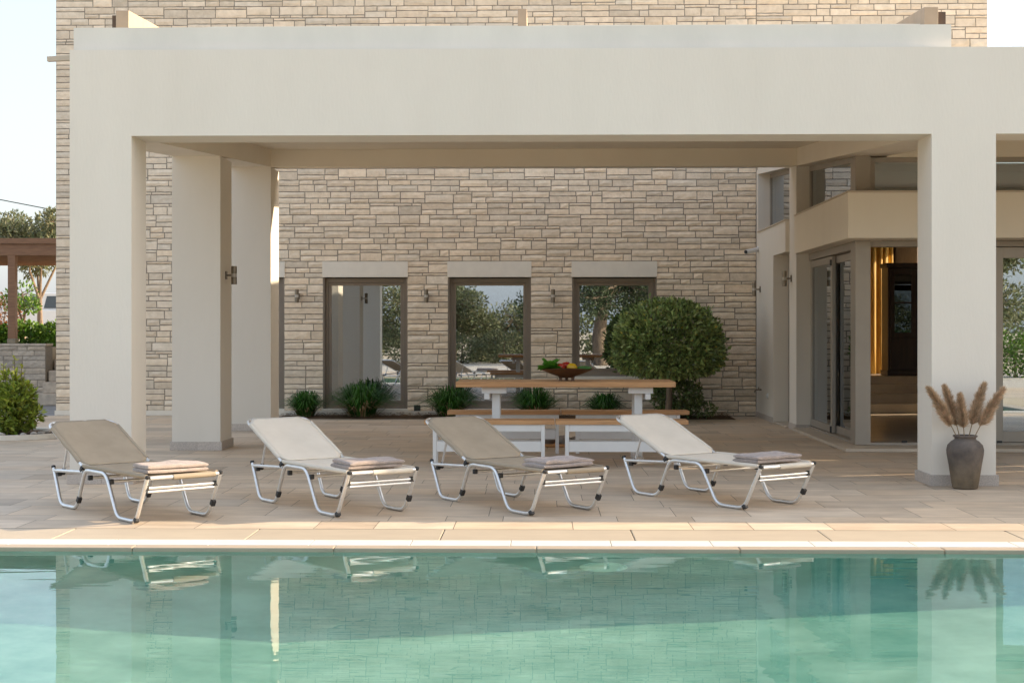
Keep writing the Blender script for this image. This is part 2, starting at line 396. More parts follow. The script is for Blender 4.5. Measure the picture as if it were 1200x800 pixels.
# ------------------------------------------------------------------ pergola (plastered frame with sloping roof)
XL0, XL1, XR0, XR1 = -4.54, -3.94, 3.75, 4.36
FY0, FY1 = 13.67, 14.18
zb = lambda y: 3.63 + .073 * (y - 17.5)
zc = lambda y: zb(y) + .235
zt = lambda y: 4.19 + .062 * (y - 13.67)
pg = thing('pergola', 'off white plastered pergola with square pillars and deep front beam over the terrace', 'pergola', (0, FY0, 0))
def column(x0, x1, y0, y1, z1, root):
    c = MB(); c.box(x0, x1, y0, y1, .0, z1); o = c.build('pillar', M['plaster'], root)
    p = MB(); e = .022; hh = .105
    L_ = (x1 - x0 + 2 * e) / 2
    r = random.Random(int(x0 * 100 + y0 * 10))
    def k(): q = r.uniform(.85, 1.1); return (q, q, q, 0)
    for a, b_ in ((x0 - e, x0 - e + L_ * 1.05), (x0 - e + L_ * 1.05 + .003, x1 + e)):
        p.box(a, b_, y0 - e, y0 - .001, 0.001, hh, k())
    for a, b_ in ((y0, y0 + (y1 - y0) * .5), (y0 + (y1 - y0) * .5 + .003, y1)):
        p.box(x0 - e, x0 - .001, a, b_, 0.001, hh, k()); p.box(x1 + .001, x1 + e, a, b_, .001, hh, k())
    p.box(x0 - e, x1 + e, y1 + .001, y1 + e, .001, hh, k())
    p.build('plinth', M['plinth'], o)
    return o
column(XL0, XL1, FY0, FY1, 3.36, pg); column(XR0, XR1, FY0, FY1, 3.36, pg)
column(XL0, XL1, 17.5, 18.14, zb(17.5), pg); column(XL0, XL1, 20.8, 21.45, zb(20.8), pg)
m = MB(); m.box(XL0, 17, FY0, FY1, 3.36, 4.19); m.build('front_beam', M['plaster'], pg)
for a, b_ in ((XL0, XL1), (XR0, XR1)):
    m = MB(); m.slope(a, b_, FY1 + .001, 20.8 if a < 0 else 21.0, zb, lambda y: zc(y) + .02); m.build('side_beam', M['plaster_lifted'], pg)
m = MB(); m.slope(XL0, XR1, 20.801, 21.45, zb, lambda y: zc(y) + .02); m.build('rear_beam', M['plaster_lifted'], pg)
m = MB(); m.slope(XL0, 10, FY1 + .001, 21.45, lambda y: zc(y) + .021, zt); m.build('roof_slab', M['plaster_lifted'], pg)
m = MB(); m.box(XL0, 3.97, FY0 + .12, FY0 + .40, 4.192, 4.43); m.build('roof_upstand', M['upstand'], pg)
m = MB(); m.box(-3.36, 3.93, 14.35, 14.5, 4.25, 4.555); m.build('gutter_edge', M['upstand'], pg)
m = MB(); m.bar((XL0 - .02, 14.0, 4.18), (XL0 - .33, 14.0, 4.165), .05, .05); m.build('drain_spout', M['trim'], pg, bevel=.004)
def rail(x0, x1, side):
    o = MB(); o.slope(x0, x1, 14.2, 24.2, lambda y: zt(y) + .08 if y > 15 else 4.44, lambda y: 4.69 + .065 * (y - 14.2)); o = o.build('awning_rail', M['metal_tan'], pg, bevel=.004)
    if side:
        c = MB(); xa, xb = (x0 - .055, x0 - .003) if side < 0 else (x1 + .003, x1 + .09)
        c.slope(xa, xb, 14.26, 24.2, lambda y: 4.40 + .062 * (y - 14.2), lambda y: 4.65 + .065 * (y - 14.2)); c.build('rail_channel', M['rust'], o)
        c = MB(); c.box(x0 + .03, x1 - .02, 14.185, 14.199, 4.425, 4.45); c.build('end_plate', M['rust'], o)
rail(-4.25, -4.12, -1); rail(-.215, -.125, 0); rail(3.82, 3.96, 1)

# ------------------------------------------------------------------ stone house
HX0, HX1, HY, HTOP = -8.38, 7.67, 24.5, 7.46
WIN = [(-5.85, -4.41, 0.1), (-3.73, -2.28, .1), (-1.57, -.15, .1), (.57, 2.01, .66)]
hs = thing('stone_house', 'two storey sandstone block house with four dark framed windows behind the pergola', 'house', ((HX0 + HX1) / 2, HY, 0))
def ashlar(mb, rect, blocked, y, seedv, bandh=.2, zref=2.66, dep=.008, amp=.008):
    x0, x1, z0, z1 = rect; r = random.Random(seedv)
    nb0 = math.floor((z0 - zref) / bandh); k = nb0
    def stone(a, b_, c, d):
        g_ = .0078
        a += g_; b_ -= g_; c += g_; d -= g_
        if b_ - a < .02 or d - c < .012: return
        nx = max(2, min(7, int((b_ - a) / .07))); nz = max(2, min(4, int((d - c) / .04)))
        off = Vector((r.random() * 90, r.random() * 90, 0)); pr = r.uniform(-.006, .008)
        vs_ = []
        for j in range(nz + 1):
            for i in range(nx + 1):
                u, v_ = i / nx, j / nz
                px, pz = a + (b_ - a) * u, c + (d - c) * v_
                edge = i in (0, nx) or j in (0, nz)
                n_ = noise.noise(Vector((px * 9, pz * 13, 0)) + off)
                dy = (-.004 if edge else -dep - pr - amp * n_)
                if edge: px += r.uniform(-.003, .003) ; pz += r.uniform(-.003, .003)
                vs_.append((px, y + dy, pz))
        fs_ = [(j * (nx + 1) + i, j * (nx + 1) + i + 1, (j + 1) * (nx + 1) + i + 1, (j + 1) * (nx + 1) + i) for j in range(nz) for i in range(nx)]
        # returns of the stone, back to the mortar bed
        nv = len(vs_)
        ring = [i for i in range(nx + 1)] + [j * (nx + 1) + nx for j in range(1, nz + 1)] + [nz * (nx + 1) + i for i in range(nx - 1, -1, -1)] + [j * (nx + 1) for j in range(nz - 1, 0, -1)]
        bk = [(vs_[i][0], y + .012, vs_[i][2]) for i in ring]
        for q in range(len(ring)):
            q2 = (q + 1) % len(ring); fs_.append((ring[q], nv + q, nv + q2, ring[q2]))
        kk = r.uniform(.86, 1.1); wv = r.gauss(0, .014)
        if r.random() < .1: kk *= .9; wv -= .012
        mb.add(vs_ + bk, fs_, (kk * (1 + wv), kk, kk * (1 - wv * 1.2), r.random()))
    while True:
        za, ze = zref + k * bandh, zref + (k + 1) * bandh; k += 1
        if za >= z1 - .01: break
        za, ze = max(za, z0), min(ze, z1)
        cuts = [(b[0], b[1]) for b in blocked if b[2] < ze - .01 and b[3] > za + .01]
        spans = []; xa = x0
        for c in sorted(cuts):
            if c[0] > xa: spans.append((xa, c[0]))
            xa = max(xa, c[1])
        if xa < x1: spans.append((xa, x1))
        for sa, sb in spans:
            x = sa
            while x < sb - .01:
                seg = r.uniform(.35, .95)
                if sb - x - seg < .25: seg = sb - x
                hh = ze - za
                sp = r.choice([.24, .4, .45, .5, .5, .55, .6, .62, .76])
                rows = [(za, za + hh * sp), (za + hh * sp, ze)] if hh > .12 else [(za, ze)]
                for (ra, rb) in rows:
                    hgt = rb - ra; xx = x
                    while xx < x + seg - .01:
                        wd = r.uniform(.22, .56) if hgt > .09 else r.uniform(.16, .5)
                        if x + seg - xx - wd < .14: wd = x + seg - xx
                        stone(xx, xx + wd, ra, rb); xx += wd
                x += seg
blk = [(a, b_, 0 if z < .3 else z, 2.66) for a, b_, z in WIN]
sw = MB()
ashlar(sw, (HX0, 3.725, 0.0, HTOP), blk, HY, 21)
ashlar(sw, (3.725, HX1, 3.66, HTOP), [], HY, 22)
wall = sw.build('wall', M['stone'], hs)
bk = MB()   # core of the wall behind the stones, with the openings left free
yb0, yb1 = HY + .004, HY + .33
xs = HX0 + .003
for a, b_, z in WIN:
    bk.box(xs, a, yb0, yb1, 0, 2.66); xs = b_
    if z > .3: bk.box(a, b_, yb0, yb1, 0, z)
bk.box(xs, 3.70, yb0, yb1, 0, 2.66); bk.box(HX0 + .003, 3.70, yb0, yb1, 2.66, HTOP - .01); bk.box(3.70, HX1 - .003, yb0, yb1, 3.66, HTOP - .01)
bk.build('wall_core', M['mortar'], wall)
HB = 30.0
sd = MB()
sd.box(HX0, HX0 + .3, yb1 + .001, HB, 0, HTOP - .02)
CW = (26.0, 27.9, 1.0, 3.3)   # unseen opening added in the east wall so sun reaches the curtain
sd.box(HX1 - .3, HX1, yb1 + .001, CW[0], 0, HTOP - .02); sd.box(HX1 - .3, HX1, CW[1], HB, 0, HTOP - .02)
sd.box(HX1 - .3, HX1, CW[0], CW[1], 0, CW[2]); sd.box(HX1 - .3, HX1, CW[0], CW[1], CW[3], HTOP - .02)
sd.box(HX0 + .301, HX1 - .301, HB - .3, HB, 0, HTOP - .02)
sd.build('side_wall', M['stone'], hs)
m = MB(); m.box(HX0, HX1, yb1 + .001, HB, HTOP - .018, HTOP + .1); m.build('roof', M['lintel'], hs)
m = MB(); m.box(HX0 + .31, 3.3, yb1 + .01, HB - .31, .02, .06); m.build('inner_floor', M['inner'], hs)
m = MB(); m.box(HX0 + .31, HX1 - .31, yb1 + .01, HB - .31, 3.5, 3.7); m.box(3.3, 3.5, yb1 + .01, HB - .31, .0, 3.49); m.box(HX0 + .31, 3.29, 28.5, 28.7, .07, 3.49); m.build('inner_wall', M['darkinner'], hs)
for a, b_, z in WIN:
    wn = MB(); fw = .075; yf0, yf1 = HY + .10, HY + .17; zb_, z2 = (z + .02 if z > .3 else .12), 2.37
    e = .004
    wn.box(a + e, a + fw, yf0, yf1, zb_, z2); wn.box(b_ - fw, b_ - e, yf0, yf1, zb_, z2)
    wn.box(a + fw, b_ - fw, yf0, yf1, z2 - fw, z2); wn.box(a + fw, b_ - fw, yf0, yf1, zb_, zb_ + fw * 1.1)
    wo = wn.build('window', M['frame'], hs, bevel=.004)
    i_ = MB(); f2 = .05
    xa, xb, za_, ze_ = a + fw + .002, b_ - fw - .002, zb_ + fw * 1.1 + .002, z2 - fw - .002
    yy0, yy1 = yf0 + .02, yf1 - .005
    i_.box(xa, xa + f2, yy0, yy1, za_, ze_); i_.box(xb - f2, xb, yy0, yy1, za_, ze_); i_.box(xa + f2, xb - f2, yy0, yy1, ze_ - f2, ze_); i_.box(xa + f2, xb - f2, yy0, yy1, za_, za_ + f2)
    i_.build('sash', M['frame'], wo, bevel=.003)
    p = MB(); p.box(xa + f2, xb - f2, yy0 + .012, yy0 + .02, za_ + f2, ze_ - f2); p.build('pane', M['pane'], wo)
    s_ = MB(); s_.box(a - .02, b_ + .02, HY - .05, HY + .2, zb_ - .055, zb_ - .002); s_.build('sill', M['lintel'], wo, bevel=.004)
    l = MB(); l.box(a - .015, b_ + .015, HY - .026, HY + .3, 2.385, 2.655); l.build('lintel', M['lintel'], hs, bevel=.004)
    for q in (a + .002, b_ - .02):
        rv = MB(); rv.box(q, q + .018, HY + .0, HY + .1, zb_, 2.38); rv.build('reveal', M['frame'], wo)
m = MB(); m.box(HX0, 2.9, HY - .06, HY - .022, .004, .085); m.build('base_course', M['lintel'], hs)

# ------------------------------------------------------------------ house wing (plaster) on the right
WX = 3.72
wg = thing('house_wing', 'cream plastered single storey wing with glazed corner doors right of the stone wall', 'house', (WX, 17.4, 0))
lint = lambda y: zb(y)
def wb(name, mat, boxes, bevel=0, parent=None):
    m = MB()
    for q in boxes: m.box(*q)
    return m.build(name, mat, parent or wg, bevel=bevel)
wl = MB()   # far wall with door recess and clerestory opening
wl.box(WX, WX + .3, 22.7, 24.45, 0, 3.13)
wl.box(WX, WX + .3, 21.581, 22.7, 2.66, 3.13)
wl.box(WX, WX + .3, 24.3, 24.45, 3.13, 4.2)
wl.slope(WX, WX + .3, 21.581, 24.3, lint, zt)
wl.build('side_wall', M['plaster'], wg)
m = MB(); m.slope(3.78, 4.1, 21.0, 21.58, lambda y: 0.0, lambda y: zb(21.0) - .001 if y < 21.3 else zb(21.0) + .3); m.build('pilaster', M['plaster'], wg)
m = MB(); m.slope(WX + .02, 10, 21.452, 24.45, lambda y: zc(y) + .06, lambda y: zt(y) + .05); m.build('roof', M['plaster'], wg)
wb('skirting', M['plinth'], [(WX - .015, WX - .001, 22.72, 24.45, .001, .09)]); wb('skirting', M['plinth'], [(3.765, 3.779, 21.0, 21.58, .001, .09), (3.765, 3.97, 20.985, 20.999, .001, .09)])
wb('ledge', M['trim'], [(WX - .02, WX + .22, 21.585, 24.299, 3.131, 3.15)])
dl = wb('door', M['doorframe'], [(WX + .235, WX + .28, 21.585, 22.695, .03, 2.655)]); 
wb('door_handle', M['lampmetal'], [(WX + .19, WX + .234, 21.68, 21.70, 1.0, 1.14)], parent=dl)
def panel(x0, x1, y0, y1, z0, z1f, fw, axis, name='window', fm='doorframe', gm='doorglass', t=.05, z1b=None):
    """glazed panel; axis 'y' runs along Y in plane x0, axis 'x' runs along X in plane y0; z1f may be a function of y"""
    f = MB(); p = MB()
    if axis == 'y':
        zf = z1f if callable(z1f) else (lambda y: z1f)
        c = lambda v: (lambda y: v)
        f.slope(x0, x0 + t, y0, y0 + fw, c(z0), zf); f.slope(x0, x0 + t, y1 - fw, y1, c(z0), zf)
        f.slope(x0, x0 + t, y0 + fw, y1 - fw, c(z0), c(z0 + fw)); f.slope(x0, x0 + t, y0 + fw, y1 - fw, lambda y: zf(y) - fw, zf)
        p.slope(x0 + t * .4, x0 + t * .6, y0 + fw, y1 - fw, c(z0 + fw), lambda y: zf(y) - fw)
    else:
        f.box(x0, x0 + fw, y0, y0 + t, z0, z1f); f.box(x1 - fw, x1, y0, y0 + t, z0, z1f)
        f.box(x0 + fw, x1 - fw, y0, y0 + t, z0, z0 + fw); f.box(x0 + fw, x1 - fw, y0, y0 + t, z1f - fw, z1f)
        p.box(x0 + fw, x1 - fw, y0 + t * .4, y0 + t * .6, z0 + fw, z1f - fw)
    o = f.build(name, M[fm], wg, bevel=.003); p.build('pane', M[gm], o); return o
panel(WX + .2, 0, 21.585, 24.29, 3.152, lambda y: lint(y) - .002, .06, 'y')
# canopy round the glazed corner
cn = MB(); cn.box(3.75, 10, 17.35, 17.9, 2.6, 3.15); cn.box(3.75, 4.3, 17.901, 20.999, 2.6, 3.15); cn.build('canopy', M['plaster_lifted'], wg)
wb('canopy_coping', M['trim'], [(3.74, 10, 17.34, 17.9, 3.152, 3.172), (3.74, 4.0, 17.901, 20.999, 3.152, 3.172)])
panel(3.97, 0, 18.15, 20.99, 3.175, lambda y: zb(y) - .002, .075, 'y')
wb('corner_post', M['doorframe'], [(3.95, 4.14, 17.86, 18.14, 3.175, zb(17.86) - .001), (3.95, 4.14, 17.86, 18.14, .05, 2.598)], bevel=.004)
panel(4.15, 6.9, 17.93, 0, 3.175, 3.645, .06, 'x'); panel(6.91, 9.9, 17.93, 0, 3.175, 3.645, .06, 'x')
m = MB(); m.slope(4.361, 10, 17.93, 18.2, lambda y: 3.648, lambda y: zc(y) + .018); m.build('front_lintel', M['plaster_lifted'], wg)
# sliding doors
wb('track', M['doorframe'], [(3.96, 4.12, 18.141, 20.99, .046, .075), (4.141, 10, 17.9, 18.12, .046, .075), (4.141, 10, 17.95, 18.12, 2.53, 2.598), (3.96, 4.12, 18.141, 20.99, 2.50, 2.598)])
for (xa, ya, yb_) in ((3.985, 19.45, 20.98), (4.045, 18.16, 19.65)):
    d_ = panel(xa, 0, ya, yb_, .08, 2.49, .10, 'y', 'sliding_door')
d_ = panel(5.68, 7.5, 17.955, 0, .08, 2.52, .135, 'x', 'sliding_door'); d2 = panel(7.4, 9.3, 18.02, 0, .08, 2.52, .135, 'x', 'sliding_door')
wb('door_lock', M['black'], [(3.968, 3.984, 19.47, 19.53, .08, .17)]); wb('door_lock', M['black'], [(3.968, 3.984, 19.47, 19.53, 2.36, 2.44)])
wb('door_stop', M['black'], [(4.53, 4.60, 17.88, 17.90, .076, .1)]); wb('door_stop', M['black'], [(5.72, 5.78, 17.88, 17.90, .076, .1)])
wb('threshold', M['plinth'] if False else M['trim'], [(WX, 10, 17.35, 18.2, .003, .045), (WX, 4.2, 18.201, 20.995, .003, .045), (WX, 4.2, 21.582, 22.69, .003, .03)], bevel=.004)
# inside: floor, walls, steps
wb('inner_floor', M['innerfloor'], [(4.201, 7.3, 18.201, 24.6, .0, .044), (7.3, 9.85, 18.201, 24.4, .0, .044)])
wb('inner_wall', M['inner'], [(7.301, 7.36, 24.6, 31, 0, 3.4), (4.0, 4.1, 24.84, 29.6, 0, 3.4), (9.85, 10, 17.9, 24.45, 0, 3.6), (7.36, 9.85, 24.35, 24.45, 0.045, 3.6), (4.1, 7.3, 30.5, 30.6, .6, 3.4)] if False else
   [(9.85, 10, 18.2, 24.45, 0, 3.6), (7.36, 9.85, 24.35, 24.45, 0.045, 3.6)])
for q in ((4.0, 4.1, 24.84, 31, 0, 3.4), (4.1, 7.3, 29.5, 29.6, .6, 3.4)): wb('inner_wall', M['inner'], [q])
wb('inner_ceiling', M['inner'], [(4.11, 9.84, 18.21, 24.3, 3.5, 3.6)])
wb('inner_steps', M['innerfloor'], [(4.11, 7.3, 24.61, 29.4, .046, .2), (4.11, 7.3, 24.95, 29.4, .201, .355), (4.11, 7.3, 25.3, 29.4, .356, .51), (4.11, 7.3, 25.6, 29.4, .511, .65)], bevel=.004)
# unseen wall added far right, its narrow gaps shape sun streaks on the deck
ew = MB(); y = FY1 + .002
for yg, wdt, za, zz in ((14.72, .05, .9, 2.15), (15.32, .045, .9, 2.0), (16.26, .05, 1.0, 2.75), (16.80, .055, .9, 2.15)):
    ew.box(9.94, 10, y, yg, 0, 3.4); ew.box(9.94, 10, yg, yg + wdt, 0, za); ew.box(9.94, 10, yg, yg + wdt, zz, 3.4); y = yg + wdt
ew.box(9.94, 10, y, 17.34, 0, 3.4); ew.box(9.94, 10, 17.341, 18.19, 0.05, 2.598); ew.slope(9.94, 10, FY1 + .002, 21.4, lambda y: 3.4, lambda y: zc(y) + .018)
ew.build('added_slit_wall', M['plaster'], wg)
m = MB(); m.box(10.001, 17, FY0 + .1, FY1, 0, 3.358); m.build('added_sun_blocker', M['plaster'], wg)  # unseen wall added to stop sun passing under the beam

# curtain and cabinet inside
ct = MB(); cp = [at(1010, 300, 26.5), at(1046, 300, 26.8)]
n = 90; vs_ = []
for k in range(n + 1):
    t = k / n; p = cp[0].lerp(cp[1], t)
    for zz in (.66, 1.2, 2.2, 3.05):
        sw_ = .045 * math.sin(t * 30 + .6 * math.sin(t * 9)) * (1 if zz < 2.5 else .6)
        vs_.append((p.x + .02 * math.cos(t * 30), p.y + sw_, zz))
fs_ = [(k * 4 + j, (k + 1) * 4 + j, (k + 1) * 4 + j + 1, k * 4 + j + 1) for k in range(n) for j in range(3)]
ct.add(vs_, fs_)
cu = ct.build('curtain', M['curtain'], origin=(cp[0].x, 26.7, .66), smooth=True)
tag(cu, 'golden floor length curtain hanging inside the open glass corner room', 'curtain')
so_ = cu.modifiers.new('Solidify', 'SOLIDIFY'); so_.thickness = .004
cbp = at(1041, 430, 25.7); cx0 = cbp.x
cb = thing('cabinet', 'dark wooden glazed cabinet standing inside beside the golden curtain', 'cabinet', (cx0 + .6, 25.7, .65))
m = MB(); m.box(cx0, cx0 + 1.0, 25.72, 26.2, .652, 2.6); m.box(cx0 - .03, cx0 + 1.03, 25.67, 26.22, 2.601, 2.68); m.box(cx0 - .02, cx0 + 1.02, 25.68, 26.21, .653, .75); m.build('body', M['darkwood'], cb, bevel=.006)
for k in range(2):
    a = cx0 + .04 + k * .48
    d_ = MB(); d_.box(a, a + .07, 25.69, 25.718, 1.35, 2.56); d_.box(a + .37, a + .44, 25.69, 25.718, 1.35, 2.56); d_.box(a + .07, a + .37, 25.69, 25.718, 1.35, 1.43); d_.box(a + .07, a + .37, 25.69, 25.718, 2.48, 2.56); d_.box(a + .07, a + .37, 25.69, 25.718, 1.95, 1.98)
    dd = d_.build('door', M['darkwood'], cb, bevel=.003)
    p = MB(); p.box(a + .07, a + .37, 25.7, 25.705, 1.43, 1.95); p.box(a + .07, a + .37, 25.7, 25.705, 1.98, 2.48); p.build('pane', M['carglass'], dd)
    q = MB(); q.box(a, a + .44, 25.69, 25.718, .78, 1.33); q.build('lower_door', M['darkwood'], cb, bevel=.004)

# ------------------------------------------------------------------ wall fixtures
def wall_lamp(p, nrm, label):
    p = Vector(p); nrm = Vector(nrm)
    t = thing('wall_lamp', label, 'lamp', p, 'up and down wall lamps')
    q = Vector((-nrm.y, nrm.x, 0))
    m = MB(); m.bar(p - Vector((0, 0, .05)) + nrm * .008, p + Vector((0, 0, .05)) + nrm * .008, .07, .014, up=nrm); m.build('back_plate', M['lampmetal'], t, bevel=.003)
    m = MB(); m.tube([p + nrm * .016, p + nrm * .075], .012, 10); m.build('arm', M['lampmetal'], t)
    c = p + nrm * .105
    for s in (-1, 1):
        m = MB(); m.tube([c + Vector((0, 0, s * .022)), c + Vector((0, 0, s * .115))], .035, 18); m.build('shade', M['lampmetal'], t, bevel=.003)
    m = MB(); m.tube([c - Vector((0, 0, .0215)), c + Vector((0, 0, .0215))], .033, 18); m.build('band', M['lampband'], t)
    return t
wall_lamp((XL1 + .001, 17.8, 2.17), (1, 0, 0), 'metal up and down lamp on the side of the middle left pillar')
for x, lb in ((349, 'slim wall lamp on the stone left of the leftmost wide window'), (500, 'slim wall lamp on the stone pier between the first and second windows'), (648, 'slim wall lamp on the stone pier above the fruit bowl')):
    p = at(x, 347, HY - .03); wall_lamp((p.x, HY - .028, p.z), (0, -1, 0), lb)
wall_lamp((WX - .001, 24.0, 2.16), (-1, 0, 0), 'wall lamp on the plaster wall below the security camera')
wall_lamp((3.779, 21.4, 2.25), (-1, 0, 0), 'wall lamp on the narrow pilaster beside the sliding glass doors')
sc = thing('security_camera', 'white bullet security camera on the plaster wall corner', 'camera', (WX, 24.25, 2.82))
m = MB(); m.tube([(WX - .001, 24.25, 2.86), (WX - .02, 24.25, 2.86)], .04, 16); m.tube([(WX - .02, 24.25, 2.86), (WX - .07, 24.2, 2.86), (WX - .09, 24.18, 2.83)], .013, 8); m.build('bracket', M['camwhite'], sc)
m = MB(); m.tube([(WX - .02, 24.24, 2.84), (WX - .24, 24.02, 2.79)], .04, 16); m.build('body', M['camwhite'], sc, bevel=.006)
m = MB(); m.tube([(WX - .241, 24.019, 2.79), (WX - .25, 24.01, 2.788)], .03, 14); m.build('lens', M['black'], sc)
tp = thing('garden_tap', 'small brass garden tap low on the plaster wall', 'tap', (WX, 23.9, .48))
m = MB(); m.tube(fillet([(WX - .001, 23.9, .48), (WX - .1, 23.9, .48), (WX - .12, 23.9, .43)], .03), .014, 10); m.build('spout', M['lampmetal'], tp)
m = MB(); m.bar((WX - .05, 23.86, .515), (WX - .05, 23.94, .515), .016, .01); m.tube([(WX - .05, 23.9, .49), (WX - .05, 23.9, .512)], .007, 8); m.build('handle', M['lampmetal'], tp)
m = MB(); m.tube([(WX - .001, 23.2, .41), (WX - .02, 23.2, .41)], .045, 20); m.tube([(WX - .0201, 23.2, .41), (WX - .03, 23.2, .41)], .025, 20); tag(m.build('wall_socket', M['camwhite'], origin=(WX, 23.2, .41), bevel=.003), 'small round white socket cover low on the plaster wall', 'socket')
p = at(489, 478, HY - .02)
m = MB(); m.box(p.x - .055, p.x + .055, HY - .05, HY - .03, p.z - .055, p.z + .055); m.tube([(p.x, HY - .0501, p.z), (p.x, HY - .056, p.z)], .032, 16); tag(m.build('wall_vent', M['black'], origin=(p.x, HY - .03, p.z), bevel=.004), 'small dark vent low in the stone pier behind the grass', 'vent')

# ------------------------------------------------------------------ sun loungers
WD = .62
def make_lounger(label, fab):
    t = thing('sun_lounger', label, 'sun lounger', (0, 0, 0), 'sun loungers along the pool')
    tr = .016
    for sy in (-1, 1):
        y = sy * WD / 2
        path = [(0, y, .315), (.15, y, tr), (.47, y, tr), (.63, y, .345), (1.03, y, .345), (1.235, y, tr), (1.56, y, tr), (1.75, y, .365)]
        m = MB(); m.tube(fillet(path, .075), tr, 12); o = m.build('side_frame', M['alu'], t, smooth=True)
        m = MB(); m.tube([(.015, y, .295), (.60, y, .325)], .0145, 10); m.build('rear_rail', M['alu'], o, smooth=True)
        for p0, p1 in (((-.002, y, .31), (-.012, y, .335)), ((1.748, y, .36), (1.757, y, .383))):
            c = MB(); c.tube([p0, p1], .018, 12); c.build('end_cap', M['black'], o, bevel=.005)
        for (s, z) in ((.075, .27), (.695, .285), (1.09, .285), (1.70, .285)):
            c = MB(); c.bar((s - .016, y - sy * .016, z), (s + .016, y - sy * .016, z), .036, .04); c.build('clamp', M['black'], o, bevel=.005)
        fx = .44 if sy < 0 else .18
        c = MB(); c.bar((.50, y, .07), (.528, y, .115), .036, .038); c.build('clamp', M['black'], o, bevel=.005)
        c = MB(); c.bar((1.55 if sy < 0 else 1.62, y, .02 if sy < 0 else .10), (1.585 if sy < 0 else 1.645, y, .04 if sy < 0 else .145), .036, .038)
        c.build('clamp', M['black'], o, bevel=.005)
    for s, z in ((.075, .27), (.695, .285), (1.09, .285), (1.70, .285)):
        m = MB(); m.tube([(s, -WD / 2 + .03, z), (s, WD / 2 - .03, z)], .013, 10); m.build('crossbar', M['alu'], t, smooth=True)
    m = MB(); m.tube([(1.70, -WD / 2 + .03, .255), (1.70, WD / 2 - .03, .255)], .011, 10); m.build('crossbar', M['alu'], t, smooth=True)
    # seat: sling with sleeve edges
    def sling(pts_fn, n, m_, cut0, cut1, mat, name, sag):
        mb = MB(); th = .006; vs_ = []
        for i in range(n + 1):
            u = i / n
            p, nr = pts_fn(u)
            hw = WD / 2 - .012
            for c_, q in ((cut0, u), (cut1, 1 - u)):
                if c_ and q * c_[1] < c_[0]: hw -= (c_[0] - q * c_[1])
            for j in range(m_ + 1):
                v_ = j / m_ * 2 - 1
                d = -sag * (1 - v_ * v_) * math.sin(math.pi * min(1, max(0, u))) + .004 * noise.noise(Vector((u * 5, v_ * 3, len(name))))
                vs_.append(Vector((p[0], v_ * hw, p[1])) + Vector((nr[0], 0, nr[1])) * d)
        fs_ = [(i * (m_ + 1) + j, (i + 1) * (m_ + 1) + j, (i + 1) * (m_ + 1) + j + 1, i * (m_ + 1) + j + 1) for i in range(n) for j in range(m_)]
        mb.add(vs_, fs_)
        for e in (0, m_):   # hem sleeves
            hem = [vs_[i * (m_ + 1) + e] for i in range(n + 1) if not ((cut0 and i / n * cut0[1] < cut0[0]) or (cut1 and (1 - i / n) * cut1[1] < cut1[0]))]
            mb.tube([h_ - Vector((0, 0, .006)) for h_ in hem], .017, 8)
        o = mb.build(name, mat, t, smooth=True)
        sl_ = o.modifiers.new('Solidify', 'SOLIDIFY'); sl_.thickness = .004
        return o
    sling(lambda u: ((.57 + 1.19 * u, .375 + .004 * u), (0, 1)), 26, 12, None, (.045, 1.19), fab, 'seat', .028)
    m = MB(); m.tube([(1.755, -WD / 2 + .02, .365), (1.755, WD / 2 - .02, .365)], .0145, 10); m.build('end_tube', M['alu'], t, smooth=True)
    m = MB(); m.tube([(1.755, -.10, .362), (1.755, WD / 2 - .05, .362)], .021, 12); m.build('end_sleeve', fab, t, smooth=True)
    h0, h1 = Vector((.57, 0, .375)), Vector((-.165, 0, .695))
    dv = (h1 - h0); nv = Vector((-dv.z, 0, dv.x)).normalized() * -1
    if nv.z < 0: nv = -nv
    bf = MB(); hw = WD / 2 - .012
    q0, q1 = h0 + dv * .02, h0 + dv * 1.0
    pts = [(q0.x, -hw, q0.z - .012), (q1.x, -hw, q1.z - .012), (q1.x, hw, q1.z - .012), (q0.x, hw, q0.z - .012)]
    bf.tube(fillet(pts, .09), .0145, 12); bo = bf.build('back_frame', M['alu'], t, smooth=True)
    for sy in (-1, 1):
        c = MB(); c.bar((.56, sy * (WD / 2), .33), (.59, sy * WD / 2, .365), .034, .036); c.build('hinge', M['black'], bo, bevel=.006)
    sling(lambda u: ((h0.x + dv.x * u, h0.z + dv.z * u), (nv.x, nv.z)), 22, 12, (.055, .71), (.075, .71), fab, 'backrest', .014)
    for sy in (-1, 1):
        a = h0 + dv * .52; y = sy * (hw - .03)
        m = MB(); m.tube([(a.x, y, a.z - .015), (.10, y, .29)], .010, 8); m.build('strut', M['alu'], t, smooth=True)
        m = MB(); m.bar((.085, y, .27), (.12, y, .31), .03, .035); m.build('strut_clamp', M['black'], t, bevel=.004)
    return t
def mid(pa, pb): return (Vector(pa) + Vector(pb)) / 2
LG = [  # front near foot, rear near foot (pixel survey), front far foot
    ((160.5, 613), (87, 598.5), (247, 605.5)), ((398, 606), (318, 591), (478, 600)),
    ((622, 604), (538, 589.5), (699, 598)), ((871, 597), (772, 583), (938, 590.8))]
LABEL = ['beige sling sun lounger in front of the big left pillar, leftmost of the four',
         'cream sling sun lounger on the pool terrace between the two beige loungers',
         'beige sling sun lounger in front of the white bench and table',
         'cream sling sun lounger nearest the clay vase, rightmost of the four']
proto = [make_lounger(LABEL[0], M['beige']), make_lounger(LABEL[1], M['cream'])]
poses = []
